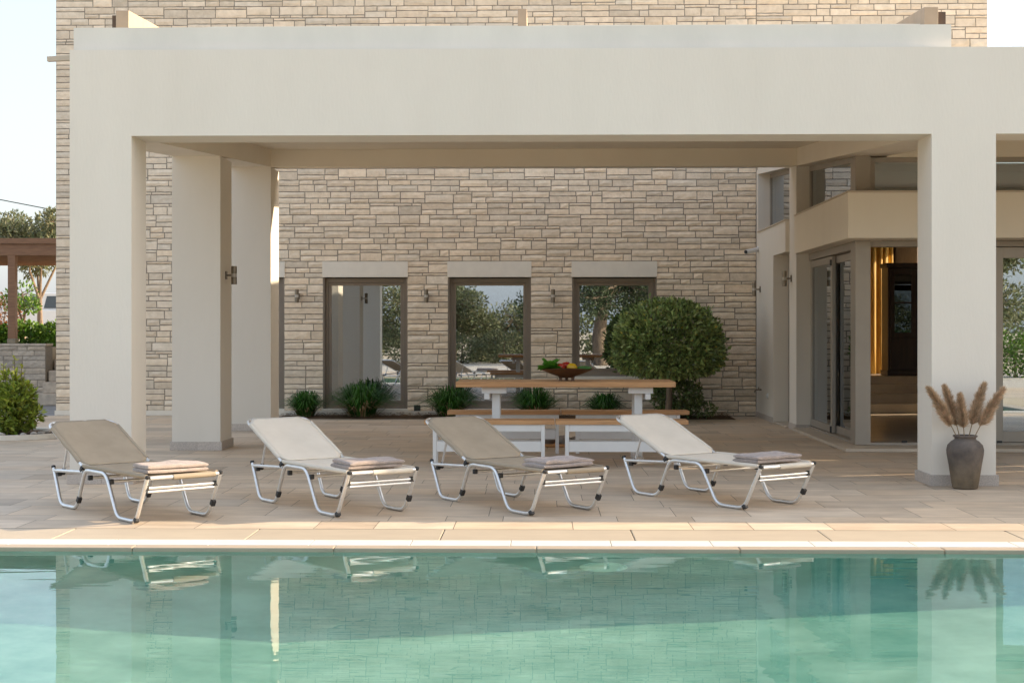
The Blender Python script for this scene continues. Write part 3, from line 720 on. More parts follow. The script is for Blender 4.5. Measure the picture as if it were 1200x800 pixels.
for i, (a, b_, c_) in enumerate(LG):
    A, B, C_ = gnd(*a), gnd(*b_), gnd(*c_)
    d1 = (A - B); d1.z = 0; d1.normalize()
    d2 = (C_ - A); d2.z = 0; d2.normalize()
    d2p = Vector((d2.y, -d2.x, 0))
    d = (d1 + d2p).normalized(); wv = Vector((-d.y, d.x, 0))
    ang = math.atan2(d.y, d.x)
    org = A - d * 1.555 + wv * (WD / 2)
    # average with the rear foot estimate
    org2 = B - d * .47 + wv * (WD / 2); org = (org * 2 + org2) / 3
    poses.append((org, ang, d, wv))
    print('lounger', i, [round(q, 3) for q in org], round(math.degrees(ang), 1), round((A - B).length, 2), round((C_ - A).length, 2))
    if i < 2: proto[i].location = org; proto[i].rotation_euler = (0, 0, ang)
    else: dup(proto[i % 2], org, ang, LABEL[i])

def towel(i, label, mat):
    org, ang, d, wv = poses[i]; r = random.Random(40 + i)
    m = MB(); Lx, Ly = .30, .50; n1, n2 = 22, 40
    layers = [(0, .036), (.031, .068)]
    for li, (z0, z1) in enumerate(layers):
        sx = r.uniform(-.012, .012); sy = r.uniform(-.015, .015); top = []; off = Vector((r.random() * 20, li * 7, i))
        prof = 18; vs_ = []
        for j in range(n2 + 1):
            y = -Ly / 2 + Ly * j / n2
            ends = min(1, (Ly / 2 - abs(y)) / .025)
            for k in range(prof * 2):
                a = 2 * math.pi * k / (prof * 2); ca, sa = math.cos(a), math.sin(a)
                x = Lx / 2 * math.copysign(abs(ca) ** .28, ca) + sx
                zz = (z0 + z1) / 2 + (z1 - z0) / 2 * math.copysign(abs(sa) ** .5, sa) * (.55 + .45 * math.sqrt(max(0, ends)))
                nn = noise.noise(Vector((x * 6, y * 6, li * 3)) + off)
                vs_.append((x + .008 * noise.noise(Vector((y * 9, li, 5)) + off), y + sy, zz + .009 * nn * (1 if sa > 0 else .3) * (1 + li)))
        P = prof * 2
        fs_ = [(j * P + k, j * P + (k + 1) % P, (j + 1) * P + (k + 1) % P, (j + 1) * P + k) for j in range(n2) for k in range(P)]
        fs_.append(tuple(range(P - 1, -1, -1))); fs_.append(tuple(n2 * P + k for k in range(P)))
        m.add(vs_, fs_)
    o = m.build('folded_towel', mat, origin=(0, 0, 0), smooth=True, clean=True)
    pos = org + d * 1.53 + wv * (-.015) + Vector((0, 0, .383))
    o.location = pos; o.rotation_euler = (0, 0, ang + R(r.uniform(-4, 4)))
    tag(o, label, 'towel', 'folded towels on the loungers')
towel(0, 'folded towel in a paler sunlit tone on the leftmost beige lounger', M['towel_sunlit'])
towel(1, 'mauve folded towel on the cream lounger between the beige ones', M['towel'])
towel(2, 'mauve folded towel on the beige lounger before the table', M['towel'])
towel(3, 'mauve folded towel on the cream lounger nearest the vase', M['towel'])

# ------------------------------------------------------------------ table and benches
TY0, TY1, TZ = 15.95, 16.75, .905
ta, tb = at(534, 447, TY0).x, at(792, 447, TY0).x
tt = thing('picnic_table', 'tall white trestle table with a pine plank top behind the loungers', 'table', ((ta + tb) / 2, 16.35, 0))
m = MB(); y = TY0; n = 5; wdt = (TY1 - TY0) / n
for k in range(n): m.box(ta, tb, y + .003, y + wdt - .003, TZ - .062, TZ); y += wdt
m.build('tabletop', M['wood'], tt, bevel=.006)
for xs_, sgn in ((581.5, -1), (747.5, 1)):
    xc = at(xs_, 470, 16.2).x
    m = MB(); m.box(xc - .045, xc + .045, 16.12, 16.22, .06, TZ - .064); m.box(xc - .045, xc + .045, 16.48, 16.58, .06, TZ - .064); m.box(xc - .05, xc + .05, 16.0, 16.7, .002, .058); m.build('leg', M['white'], tt, bevel=.004)
    xo = xc - .02 * sgn
    m = MB(); m.box(xc - .14 + .02 * sgn, xc + .14 + .02 * sgn, 16.04, 16.115, TZ - .135, TZ - .064); m.build('bracket', M['white'], tt, bevel=.004)
    xq = xc + sgn * .1
    m = MB(); m.box(xq - .03, xq + .03, 16.0, 16.66, TZ - .20, TZ - .137); m.build('brace', M['white'], tt, bevel=.004)
def bench(x0, x1, y0, y1, zt_, label, lx0, lx1):
    t = thing('bench', label, 'bench', ((x0 + x1) / 2, (y0 + y1) / 2, 0), 'benches along the table')
    m = MB(); k = (y1 - y0) / 2; m.box(x0, x1, y0, y0 + k - .003, zt_ - .045, zt_); m.box(x0, x1, y0 + k + .003, y1, zt_ - .045, zt_); m.build('seat', M['wood'], t, bevel=.004)
    for xa in (lx0, lx1 - .04):
        for ya in (y0 + .015, y1 - .06):
            m = MB(); m.box(xa, xa + .04, ya, ya + .045, .002, zt_ - .047); m.build('leg', M['white'], t, bevel=.003)
    for ya in (y0 + .02, y1 - .055):
        m = MB(); m.box(lx0 + .041, lx1 - .041, ya, ya + .03, zt_ - .122, zt_ - .047); m.build('apron', M['white'], t, bevel=.003)
        m = MB(); m.box(lx0 + .041, lx1 - .041, ya, ya + .03, .175, .285); m.build('stretcher', M['white'], t, bevel=.003)
    for xa in (lx0, lx1 - .03):
        m = MB(); m.box(xa, xa + .03, y0 + .061, y1 - .061, zt_ - .16, zt_ - .047); m.build('end_rail', M['white'], t, bevel=.003)
BY0, BY1, BZ = 15.3, 15.62, .515
X = lambda x, Y: at(x, 500, Y).x
bench(X(497, BY0), X(650, BY0), BY0, BY1, BZ, 'white bench with pine seat nearest the loungers, left of its pair', X(507, BY0), X(638.5, BY0))
bench(X(651, BY0), X(807, BY0), BY0, BY1, BZ, 'white bench with pine seat nearest the loungers, right of its pair', X(662.5, BY0), X(797, BY0))
GY0, GY1 = 17.05, 17.37
bench(X(524, GY0), X(657, GY0), GY0, GY1, BZ + .0, 'white bench with pine seat between table and house, left of its pair', X(534, GY0), X(655, GY0))
bench(X(658, GY0), X(808, GY0), GY0, GY1, BZ + .0, 'white bench with pine seat between table and house, right of its pair', X(675, GY0), X(797, GY0))
# fruit bowl
bp = at(664, 445, 16.3); bx, by = bp.x, 16.3
bw = thing('wooden_bowl', 'wide shallow dark wooden bowl with peg feet on the tabletop', 'bowl', (bx, by, TZ))
m = MB(); prof = [(.02, .035), (.06, .035), (.20, .085), (.315, .135), (.318, .142), (.305, .142), (.19, .098), (.05, .052), (.0, .05)]
seg = 40; vs_ = []; 
for i, (rr, zz) in enumerate(prof):
    for k in range(seg):
        a = 2 * math.pi * k / seg; wv_ = 1 + .03 * math.sin(5 * a); vs_.append((bx + rr * math.cos(a) * wv_, by + rr * math.sin(a) * .8 * wv_, TZ + zz + .008 * rr / .3 * math.sin(3 * a)))
fs_ = [(i * seg + k, i * seg + (k + 1) % seg, (i + 1) * seg + (k + 1) % seg, (i + 1) * seg + k) for i in range(len(prof) - 1) for k in range(seg)]
fs_.append(tuple(range(seg - 1, -1, -1)))
m.add(vs_, fs_); m.build('bowl', M['deckwood'], bw, smooth=True)
for dx_, dy_ in ((-.07, -.03), (.07, -.03), (0, .06)):
    m = MB(); m.lathe([(.022, .001), (.016, .02), (.024, .044)], (bx + dx_, by + dy_, TZ), 12); m.build('foot', M['deckwood'], bw, smooth=True)
def veg(name, label, cat, mat, blobs):
    m = MB()
    for b in blobs: m.blob(*b[:4], amp=b[4], fr=b[5], seg=18, ring=12)
    c = blobs[0][0]; o = m.build(name, mat, origin=c, smooth=True); tag(o, label, cat); return o
ztp = TZ + .125
veg('tomato', 'ripe red tomato lying in the wooden bowl next to the yellow pepper', 'tomato', M['red'], [((bx - .07, by - .03, ztp + .03), .05, .05, .045, .06, 2)])
veg('red_pepper', 'red pepper lying behind the tomato in the bowl', 'pepper', M['red'], [((bx - .005, by + .05, ztp + .045), .055, .045, .045, .12, 2)])
veg('yellow_pepper', 'yellow pepper lying in the middle of the wooden bowl', 'pepper', M['yellow'], [((bx + .06, by - .03, ztp + .03), .062, .05, .047, .16, 2.2)])
veg('cucumber', 'dark green cucumber at the right rim of the bowl', 'vegetable', M['greenveg'], [((bx + .20, by, ztp + .02), .09, .03, .025, .08, 3)])
lt = MB(); r = random.Random(9); lc = Vector((bx - .19, by - .02, ztp))
for k in range(26):
    a = r.uniform(0, 6.28); el = r.uniform(.3, 1.3); L_ = r.uniform(.10, .19); d = Vector((math.cos(a) * math.cos(el), math.sin(a) * math.cos(el) * .7, math.sin(el)))
    s_ = d.cross(Vector((0, 0, 1))).normalized(); u_ = s_.cross(d); vs_ = []; nn = 7
    for i in range(nn + 1):
        t = i / nn; wd_ = .07 * math.sin(math.pi * (t * .75 + .12))
        for j in range(5):
            q = j / 2 - 1
            vs_.append(lc + d * L_ * t + s_ * wd_ * q + u_ * (.03 * q * q - .05 * t * t + .012 * noise.noise(Vector((t * 7 + k * 3, q * 4, k)))))
    lt.add(vs_, [(i * 5 + j, i * 5 + j + 1, (i + 1) * 5 + j + 1, (i + 1) * 5 + j) for i in range(nn) for j in range(4)])
tag(lt.build('lettuce', M['lettuce'], origin=lc, smooth=True), 'bright green curly lettuce at the left side of the wooden bowl', 'lettuce')
# low box of stones seen under the bench
bxp = gnd(650, 524); st = MB()
q = (bxp.x - .42, bxp.x + .42, bxp.y, bxp.y + .35)
st.box(q[0], q[1], q[2], q[2] + .02, .003, .04); st.box(q[0], q[1], q[3] - .02, q[3], .003, .04); st.box(q[0], q[0] + .02, q[2] + .021, q[3] - .021, .003, .07); st.box(q[1] - .02, q[1], q[2] + .021, q[3] - .021, .003, .07); st.box(q[0] + .021, q[1] - .021, q[2] + .021, q[3] - .021, .004, .02)
tag(st.build('stone_tray', M['wood'], origin=(bxp.x, bxp.y + .17, 0), bevel=.003), 'low wooden tray of rough stones on the floor behind the benches', 'tray')
r = random.Random(2)
for k, (dx_, dy_, s_, lb) in enumerate(((-.25, .17, .075, 'rough stone at the left end of the low wooden tray'), (-.07, .18, .095, 'biggest rough stone in the middle of the wooden tray'), (.12, .15, .08, 'rough stone right of the biggest one in the tray'), (.28, .19, .07, 'rough stone at the right end of the low wooden tray'))):
    m = MB(); m.blob((bxp.x + dx_, bxp.y + dy_, .02 + s_ * .72), s_, s_ * .9, s_ * .75, amp=.45, fr=1.8, tint=.6, seg=14, ring=9); tag(m.build('rock', M['pebble'], origin=(bxp.x + dx_, bxp.y + dy_, .02), smooth=True), lb, 'rock', 'rocks in the wooden tray')

# ------------------------------------------------------------------ vase with pampas
vp = gnd(1131, 572); vx, vy = vp.x, vp.y
va = MB()
prof = [(.12, 0), (.135, .01), (.15, .10), (.175, .28), (.195, .40), (.198, .455), (.185, .51), (.145, .555), (.118, .572), (.112, .585), (.116, .60), (.13, .607), (.132, .618), (.125, .625), (.105, .624), (.098, .60), (.10, .57), (.15, .5), (.15, .2), (.02, .1)]
fine = []
for (a0, b0_), (a1, b1_) in zip(prof, prof[1:]):
    nn = max(1, int(abs(b1_ - b0_) / .02)); fine += [(a0 + (a1 - a0) * k / nn, b0_ + (b1_ - b0_) * k / nn) for k in range(nn)]
fine.append(prof[-1])
va.lathe([(a * .86, b * .80) for a, b in fine], (vx, vy, .001), 64)
for q_ in range(len(va.f)):
    zq = sum(va.v[i_].z for i_ in va.f[q_]) / len(va.f[q_]); u_ = min(1, max(0, (zq + .03 * noise.noise(va.v[va.f[q_][0]] * 9) - .08) / .22)) if len(va.f[q_]) == 4 else 0; va.t[q_] = (1.15 - .2 * u_, 1.07 - .12 * u_, .86 + .12 * u_, 0)
tag(va.build('clay_vase', M['vase'], origin=(vx, vy, 0), smooth=True), 'tall dark grey clay vase standing before the right front pillar', 'vase')
PL = [(1088, 455, 'pampas plume leaning furthest left out of the vase', -.02), (1107, 453, 'pampas plume second from the left, behind the leftmost one', .05), (1125, 463, 'short upright pampas plume in the left bunch of the vase', -.03),
      (1153, 450, 'tall pampas plume of the right bunch, the more upright one', .04), (1176, 456, 'pampas plume leaning furthest right across the glass door frame', -.02)]
for i, (px, py, lb, dy_) in enumerate(PL):
    tip = at(px, py, vy + dy_); b0 = Vector((vx + (px - 1131) * .0014, vy + dy_ * .5, .44)); r = random.Random(70 + i)
    pt = thing('pampas_plume', lb, 'pampas grass', b0, 'dried pampas plumes in the vase')
    bend = (tip - b0); ctrl = b0 + bend * .48 + Vector((0, 0, .055))
    B = lambda t: b0 * (1 - t) ** 2 + ctrl * 2 * t * (1 - t) + tip * t * t
    m = MB(); m.tube([B(k / 12 * .97) for k in range(13)], [.005 - .003 * k / 12 for k in range(13)], 6); m.build('stalk', M['straw'], pt, smooth=True)
    m = MB()
    for k in range(520):
        t = r.uniform(.26, 1.0); q = (t - .26) / .74; p = B(t); ax = (B(min(1, t + .02)) - B(t - .02)).normalized()
        wdt = (.047 * min(1, q / .16) * (1 - q) ** .6 + .004) * (1.0 if i != 2 else .8)
        a = r.uniform(0, 6.28); side = ax.orthogonal().normalized(); side.rotate(Matrix.Rotation(a, 3, ax))
        spread = r.uniform(.15, .75) * (1 - .6 * q); k_ = r.uniform(.65, 1.3)
        p0 = p + side * wdt * r.uniform(0, 1) * (1 + .5 * noise.noise(Vector((q * 9, a * .8, i * 3))))
        for h_ in range(9):
            jit = Vector((r.gauss(0, .22), r.gauss(0, .22), r.gauss(0, .22) - .06)); d = (ax * .85 + side * spread + jit).normalized(); L_ = r.uniform(.03, .08) * (1 - .4 * q)
            m.leaf(p0 + jit * .012, d, side.cross(ax) + jit, L_, .0036, (k_, k_, k_ * .95, 0))
    m.build('plume', M['pampas'], pt)

# ------------------------------------------------------------------ planting along the stone wall
bed = MB()
def bedpatch(x0, x1, y0, y1):
    n1, n2 = int((x1 - x0) / .08), 9; vs_ = []
    for j in range(n2 + 1):
        for i in range(n1 + 1):
            x, y = x0 + (x1 - x0) * i / n1, y0 + (y1 - y0) * j / n2
            e = min(1, min(i, n1 - i, j, n2 - j) / 1.5)
            vs_.append((x, y, .006 + e * (.02 + .02 * noise.noise(Vector((x * 5, y * 5, 0))))))
    bed.add(vs_, [(j * (n1 + 1) + i, j * (n1 + 1) + i + 1, (j + 1) * (n1 + 1) + i + 1, (j + 1) * (n1 + 1) + i) for j in range(n2) for i in range(n1)])
bedpatch(-4.4, 3.25, 23.55, 24.43)
struct(bed.build('planting_bed', M['soil'], smooth=True))
ml = MB(); r = random.Random(4)
for k in range(2600):
    x, y = r.uniform(-4.35, 3.2), r.uniform(23.6, 24.4); a = r.uniform(0, 6.28)
    ml.leaf(Vector((x, y, .045 + r.uniform(-.005, .02))), Vector((math.cos(a), math.sin(a), r.uniform(-.1, .3))), Vector((0, 0, 1)), r.uniform(.03, .09), r.uniform(.008, .03), r.uniform(.6, 1.3))
o = ml.build('mulch', M['mulch']); tag(o, 'dry leaf litter and mulch over the bed below the windows', 'mulch', kind='stuff')

def clump(px, base_y, wpx, hpx, label, seed, dry=.12):
    c = at(px, base_y, 23.95); r = random.Random(seed); c = Vector((c.x, 23.95, .02)); hw = wpx / 68 / 2; hh = hpx / 68
    t = thing('grass_clump', label, 'ornamental grass', c, 'grass clumps below the windows')
    gm, dm = MB(), MB()
    for k in range(620):
        a = r.uniform(0, 6.28); lean = r.random() ** .7; L_ = hh * r.uniform(.65, 1.12)
        d = Vector((math.cos(a), math.sin(a), 0)); b0 = c + d * hw * .42 * r.random(); out = hw * 1.4 * lean * r.uniform(.7, 1.1); top = L_ * (1 - .45 * lean ** 2)
        isdry = r.random() < dry; mb = dm if isdry else gm
        if isdry: top *= .55; out *= .8
        pts = [b0, b0 + d * out * .2 + Vector((0, 0, top * .55)), b0 + d * out * .6 + Vector((0, 0, top * .95)), b0 + d * out + Vector((0, 0, top * (.98 - .35 * lean)))]
        s_ = Vector((-d.y, d.x, 0)); s_ = (s_ + d * r.uniform(-.4, .4)).normalized(); wd = r.uniform(.006, .011); vs_ = []
        for i, p in enumerate(pts):
            ww = wd * (1, 1, .75, .1)[i]; vs_ += [p - s_ * ww, p + s_ * ww]
        kk = r.uniform(.6, 1.45); mb.add(vs_, [(0, 1, 3, 2), (2, 3, 5, 4), (4, 5, 7, 6)], (kk * r.uniform(.8, 1.3), kk, kk * .8, 0))
    gm.build('blades', M['blade'], t); 
    if dm.v: dm.build('dry_blades', M['straw'], t)
clump(358, 490, 46, 30, 'small grass clump left of the leftmost wide window', 1)
clump(424, 491, 76, 40, 'largest grass clump, in front of the leftmost wide window', 2, .2)
clump(527, 489, 62, 36, 'grass clump at the left foot of the middle window', 3, .15)
clump(627, 488, 56, 34, 'grass clump under the table, below the bowl', 4)
clump(708, 488, 46, 28, 'grass clump under the right half of the table', 5)

def scatter_leaves(m, fn, n, size, aspect, r, tl=(.6, 1.4), up=.4):
    for _ in range(n):
        p, out = fn(r)
        d = (out + Vector((r.gauss(0, .7), r.gauss(0, .7), r.gauss(0, .6) + up * .3))).normalized()
        nr = (out + Vector((r.gauss(0, .5), r.gauss(0, .5), r.gauss(0, .5) + up))).normalized()
        L_ = size * r.uniform(.65, 1.3); k = r.uniform(*tl); wv = r.uniform(-.12, .18)
        m.leaf(p, d, nr, L_, L_ * aspect, (k * (1 + wv), k, k * .9, 0))
# clipped dome tree
cT = at(783, 405, 23.3); tc_ = Vector((cT.x, 23.3, 0)); zmid = 1.17
tree = thing('topiary_tree', 'clipped dome shaped evergreen tree at the right end of the stone wall', 'tree', (tc_.x, 23.3, .02))
m = MB(); m.tube([(tc_.x, 23.3, .02), (tc_.x + .02, 23.32, .5), (tc_.x, 23.3, 1.2)], [.06, .05, .035], 10)
r = random.Random(31)
for k in range(16):
    a = r.uniform(0, 6.28); e = Vector((math.cos(a) * r.uniform(.4, .8), math.sin(a) * r.uniform(.4, .8), r.uniform(.0, .6)))
    s_ = Vector((tc_.x, 23.3, r.uniform(.6, 1.1))); m.tube([s_, s_ + e * .5 + Vector((0, 0, .05)), s_ + e], [.022, .015, .007], 6)
m.build('trunk', M['bark'], tree, smooth=True)
def dome(r):
    while True:
        d = Vector((r.gauss(0, 1), r.gauss(0, 1), r.gauss(0, 1)))
        if d.length > .1: break
    d.normalize(); k = 1 - abs(r.gauss(0, .085)); k = k if r.random() > .2 else r.uniform(.55, .95)
    if r.random() < .012: k = r.uniform(1.03, 1.11)
    k *= 1 + .045 * noise.noise(d * 2.3) + .03 * noise.noise(d * 7)
    sgn = .80 if d.z > 0 else .46
    ex = lambda v, e: math.copysign(abs(v) ** e, v)
    hor = math.sqrt(max(0, 1 - abs(d.z) ** (2.5 if d.z > 0 else 5.0))); hl = math.hypot(d.x, d.y) + 1e-6
    return Vector((tc_.x + d.x / hl * hor * .88 * k, 23.3 + d.y / hl * hor * .9 * k, zmid + d.z * sgn * k)), d
m = MB(); scatter_leaves(m, dome, 14000, .082, .58, random.Random(5), (.4, 1.75)); 
rr = random.Random(6)
for _ in range(260):
    p, out = dome(rr); m.leaf(p, (out + Vector((rr.gauss(0, .6), rr.gauss(0, .6), rr.gauss(0, .6)))).normalized(), out, .06, .035, (2.8, 1.7, .9, 0))
m.build('crown', M['leaf_top'], tree)
# low shrub under it
cS = at(793, 470, 23.75); 
sh = thing('low_shrub', 'low dark leafy shrub growing under the dome shaped tree', 'shrub', (cS.x, 23.75, .02))
def blobfn(c, rx, ry, rz, soft=.25, lo=-1):
    def f(r):
        while True:
            d = Vector((r.gauss(0, 1), r.gauss(0, 1), r.gauss(0, 1)))
            if d.length > .1 and d.normalized().z > lo: break
        d.normalize(); k = 1 - abs(r.gauss(0, soft)); k *= 1 + .2 * noise.noise(d * 2 + Vector(c))
        return Vector((c[0] + d.x * rx * k, c[1] + d.y * ry * k, c[2] + d.z * rz * k)), d
    return f
m = MB(); r = random.Random(8); scatter_leaves(m, blobfn((cS.x, 23.75, .38), .42, .4, .33), 1500, .075, .6, r, (.4, 1.1)); scatter_leaves(m, blobfn((cS.x + .38, 23.8, .14), .3, .3, .14), 330, .07, .55, r, (.4, 1.1)); m.build('foliage', M['leaf_top'], sh)
m = MB()
for k in range(9):
    a = r.uniform(0, 6.28); m.tube([(cS.x, 23.75, .02), (cS.x + .15 * math.cos(a), 23.75 + .15 * math.sin(a), .25), (cS.x + .3 * math.cos(a), 23.75 + .3 * math.sin(a), .5)], [.012, .009, .004], 6)
m.build('stems', M['bark'], sh)

# ------------------------------------------------------------------ left garden: bush, retaining wall, carport, car, trees
bc = gnd(22, 513); bc = Vector((bc.x - .02, bc.y + .1, 0))
kb = MB(); ring = [(math.cos(a) , math.sin(a)) for a in [2 * math.pi * k / 40 for k in range(40)]]
vs_ = []
for (c_, s_) in ring:
    for (rr_, zz) in ((.72, .003), (.72, .07), (.80, .075), (.80, .003)): vs_.append((bc.x - .25 + c_ * rr_ * 1.15, bc.y + .15 + s_ * rr_, zz))
kb.add(vs_, [(k * 4 + j, ((k + 1) % 40) * 4 + j, ((k + 1) % 40) * 4 + j + 1, k * 4 + j + 1) for k in range(40) for j in range(3)])
tag(kb.build('planter_kerb', M['lintel'], origin=(bc.x - .25, bc.y, 0), clean=True), 'low rounded stone kerb round the leafy bush at the left', 'kerb')
m = MB(); m.tube([(bc.x - .25, bc.y + .15, .004), (bc.x - .25, bc.y + .15, .045)], .71, 40); struct(m.build('planter_soil', M['soil']))
r = random.Random(14); pebn = 0
plab = ['pale round pebble in the kerbed planter under the bush']
for k in range(26):
    a = r.uniform(3.3, 6.3); rr_ = r.uniform(.42, .66); s_ = r.uniform(.035, .075); px, py = bc.x - .25 + math.cos(a) * rr_ * 1.1, bc.y + .15 + math.sin(a) * rr_
    m = MB(); m.blob((px, py, .045 + s_ * .5), s_ * 1.2, s_, s_ * .65, amp=.25, fr=1.6, tint=r.uniform(.6, 1.5), seg=12, ring=8, rot=r.uniform(0, 3)); tag(m.build('pebble', M['pebble'], origin=(px, py, .045), smooth=True), plab[0], 'pebble', 'pebbles in the planter')
bu = thing('leafy_bush', 'leafy green bush with sunlit yellow tinted tips in the kerbed planter at the left', 'bush', (bc.x, bc.y, .045))
m = MB(); r = random.Random(15)
for (dx_, dy_, z_, a_, n_, lo_) in ((-.14, 0, .36, .35, 1700, -1), (-.34, .05, .32, .32, 1000, -1), (-.02, -.05, .56, .23, 800, -1), (-.2, .02, .72, .19, 420, -1), (.1, .0, .31, .2, 550, -1)):
    scatter_leaves(m, blobfn((bc.x + dx_, bc.y + dy_, z_), a_, a_, a_ * .92, .26), int(n_ * .62), .085, .52, r, (.5, 1.5))
for (dx_, h_) in ((-.08, 1.12), (.02, 1.0), (-.24, 1.02), (.16, .72), (-.37, .85)):
    for k in range(34):
        z_ = r.uniform(.6 * h_, h_); a = r.uniform(0, 6.28); m.leaf(Vector((bc.x + dx_ + (z_ - .6) * .04, bc.y, z_)), Vector((math.cos(a), math.sin(a), .6)), Vector((0, 0, 1)), r.uniform(.05, .08), .032, (1.7, 1.4, .7, 0))  # sprig leaves tinted brighter and yellower, sunlight put into their colour
m.build('foliage', M['leaf_bush'], bu)
m = MB()
for (dx_, h_) in ((-.08, 1.1), (.02, .98), (-.24, 1.0), (.16, .7), (-.37, .83), (0, .45), (.08, .45)):
    m.tube([(bc.x, bc.y, .03), (bc.x + dx_ * .6, bc.y, h_ * .5), (bc.x + dx_, bc.y, h_)], [.014, .009, .004], 6)
m.build('stems', M['bark'], bu)

RY, RZ = 28.2, 1.2
rw = MB(); ashlar(rw, (-22, -9.85, 0, RZ - .05), [], RY, 51, bandh=.24, zref=0, amp=.02)
rwo = thing('retaining_wall', 'low grey stone retaining wall at the left behind the bush', 'wall', (-14, RY, 0))
rw.build('stonework', M['greystone'], rwo)
m = MB(); m.box(-22, -9.85, RY + .004, RY + .4, 0, RZ - .055); m.build('core', M['mortar'], rwo)
m = MB(); m.box(-22, -9.84, RY - .02, RY + .42, RZ - .048, RZ); m.build('capping', M['greystone'], rwo, bevel=.008)
stp = MB()
for k in range(5): stp.box(-9.82, -8.42, RY - .6 + k * .34, RY + 2.0, .003 + k * .22, .22 * (k + 1))
tag(stp.build('garden_steps', M['greystone'], origin=(-9.3, RY, 0), bevel=.01), 'grey stone steps rising beside the retaining wall at the house corner', 'steps')
pv = MB(); pv.box(-24, -8.4, 24.47, RY - .03, -.09, -.004); pv.box(-24, -14.01, 10.6, 24.465, -.09, -.004); struct(pv.build('path', M['paving']))
tr = MB(); tr.box(-90, -9.86, RY + .43, 90, .2, RZ - .08); tr.box(-9.86, -8.42, RY + 2.02, 90, .2, 1.09); tr.box(-8.4, 60, 40, 90, -.05, 1.09); struct(tr.build('terrace_ground', M['earth']))
cpo = thing('carport', 'brown timber carport roof on a square post at the far left', 'carport', (-13, 28.5, RZ))
CY0, CY1 = 28.35, 33.2
m = MB(); m.box(-20, -9.1, CY0 - .06, CY0 - .001, 3.20, 3.31); m.box(-20, -9.1, CY0, CY0 + .12, 2.97, 3.199); m.build('fascia', M['carwood'], cpo, bevel=.005)
m = MB()
y = CY0 + .35
while y < CY1: m.box(-20, -9.1, y, y + .09, 2.97, 3.12); y += .42
m.build('purlins', M['carwood'], cpo)
m = MB(); m.box(-20, -9.1, CY0 + .121, CY1, 3.122, 3.2); m.build('roof_boards', M['carwood'], cpo)
for px in (15.5, -130):
    xx = at(px, 350, CY0 + .1).x
    m = MB(); m.box(xx - .075, xx + .075, CY0 + .0, CY0 + .14, RZ + .10, 2.968); po = m.build('post', M['carwood'], cpo, bevel=.005)
    m = MB(); m.box(xx - .085, xx + .085, CY0 - .01, CY0 + .15, RZ + .001, RZ + .098); m.build('post_shoe', M['lampmetal'], po, bevel=.004)
# hedge on the terrace
hd = thing('terrace_hedge', 'bright green low hedge on top of the retaining wall', 'hedge', (-13, 29.6, RZ))
m = MB(); r = random.Random(19)
for k in range(13):
    c = (-20 + k * .82 + r.uniform(-.1, .1), 30.05 + r.uniform(-.15, .15), RZ + .10)
    scatter_leaves(m, blobfn(c, .62, .5, r.uniform(.28, .40)), 2600, .085, .55, r, (.5, 1.6))
m.build('foliage', M['leaf_hedge'], hd)
m = MB()
for k in range(13): m.tube([(-20 + k * .82, 30.05, RZ - .09), (-20 + k * .82 + .03, 30.05, RZ + .3)], [.02, .01], 6)
m.build('stems', M['bark'], hd)
def make_tree(name, label, base, hgt, trunk_r, clumps, mat, nleaf, lsize, seed, asp=.35, group=None, cat='tree'):
    r = random.Random(seed); base = Vector(base)
    t = thing(name, label, cat, base, group); tm = MB(); lm = MB(); mains = []
    fork = base + Vector((r.uniform(-.1, .1), r.uniform(-.1, .1), hgt * .35))
    kn = base + (fork - base) * .5 + Vector((r.uniform(-.08, .08), r.uniform(-.08, .08), 0)) * hgt * .3
    tm.tube([base, kn, fork], [trunk_r * 1.25, trunk_r, trunk_r * .8], 10)
    for (dx, dy, dz, rx, rz) in clumps:
        c = base + Vector((dx, dy, dz)); mdl = fork.lerp(c, .5) + Vector((r.uniform(-.15, .15), r.uniform(-.15, .15), .1)) * hgt * .2
        if len(mains) < 4:
            tm.tube([fork - Vector((0, 0, .1)), mdl, c, c + (c - mdl) * .4], [trunk_r * .6, trunk_r * .42, trunk_r * .22, trunk_r * .06], 7); mains.append((mdl, c))
        else:
            q0 = min((p.lerp(p2, .6) for p, p2 in mains), key=lambda p: (p - c).length); tm.tube([q0, q0.lerp(c, .5) + Vector((0, 0, .08)), c], [trunk_r * .26, trunk_r * .18, trunk_r * .06], 6)
        f = blobfn(c, rx, rx, rz, .33); scatter_leaves(lm, f, nleaf, lsize, asp, r, (.45, 1.5))
        for q in range(5):
            a = Vector((r.gauss(0, 1), r.gauss(0, 1), r.gauss(0, .8))).normalized(); tm.tube([c, c + Vector((a.x * rx, a.y * rx, a.z * rz)) * .85], [trunk_r * .15, trunk_r * .04], 5)
    tm.build('trunk', M['bark'], t, smooth=True); lm.build('crown', M[mat], t); return t
def crown(r, n, R_, z0, z1, rs=(.5, .8)):
    out = []
    for k in range(n):
        a = k * 2.4 + r.uniform(-.4, .4); q = R_ * math.sqrt((k + .4) / n); rr_ = r.uniform(*rs)
        out.append((q * math.cos(a), q * math.sin(a), r.uniform(z0, z1) - .25 * q, rr_, rr_ * .75))
    return out
tb_ = at(50, 395, 40); rr = random.Random(3)
make_tree('olive_tree', 'olive tree with pale trunk rising behind the carport roof', (tb_.x, 40, 1.11), 3.7, .075, crown(rr, 12, 1.25, 2.3, 3.75, (.42, .62)), 'leaf_olive', 1000, .13, 4)
tb_ = at(26, 395, 34.5)
make_tree('young_tree', 'slender young tree with light green leaves beside the carport post', (tb_.x, 34.5, 1.11), 1.6, .05, [(0, 0, 1.25, .34, .3), (.2, 0, .95, .22, .2), (-.3, .1, 1.05, .26, .25)], 'leaf_hedge', 190, .1, 5, .5)
tb_ = at(2, 395, 36)
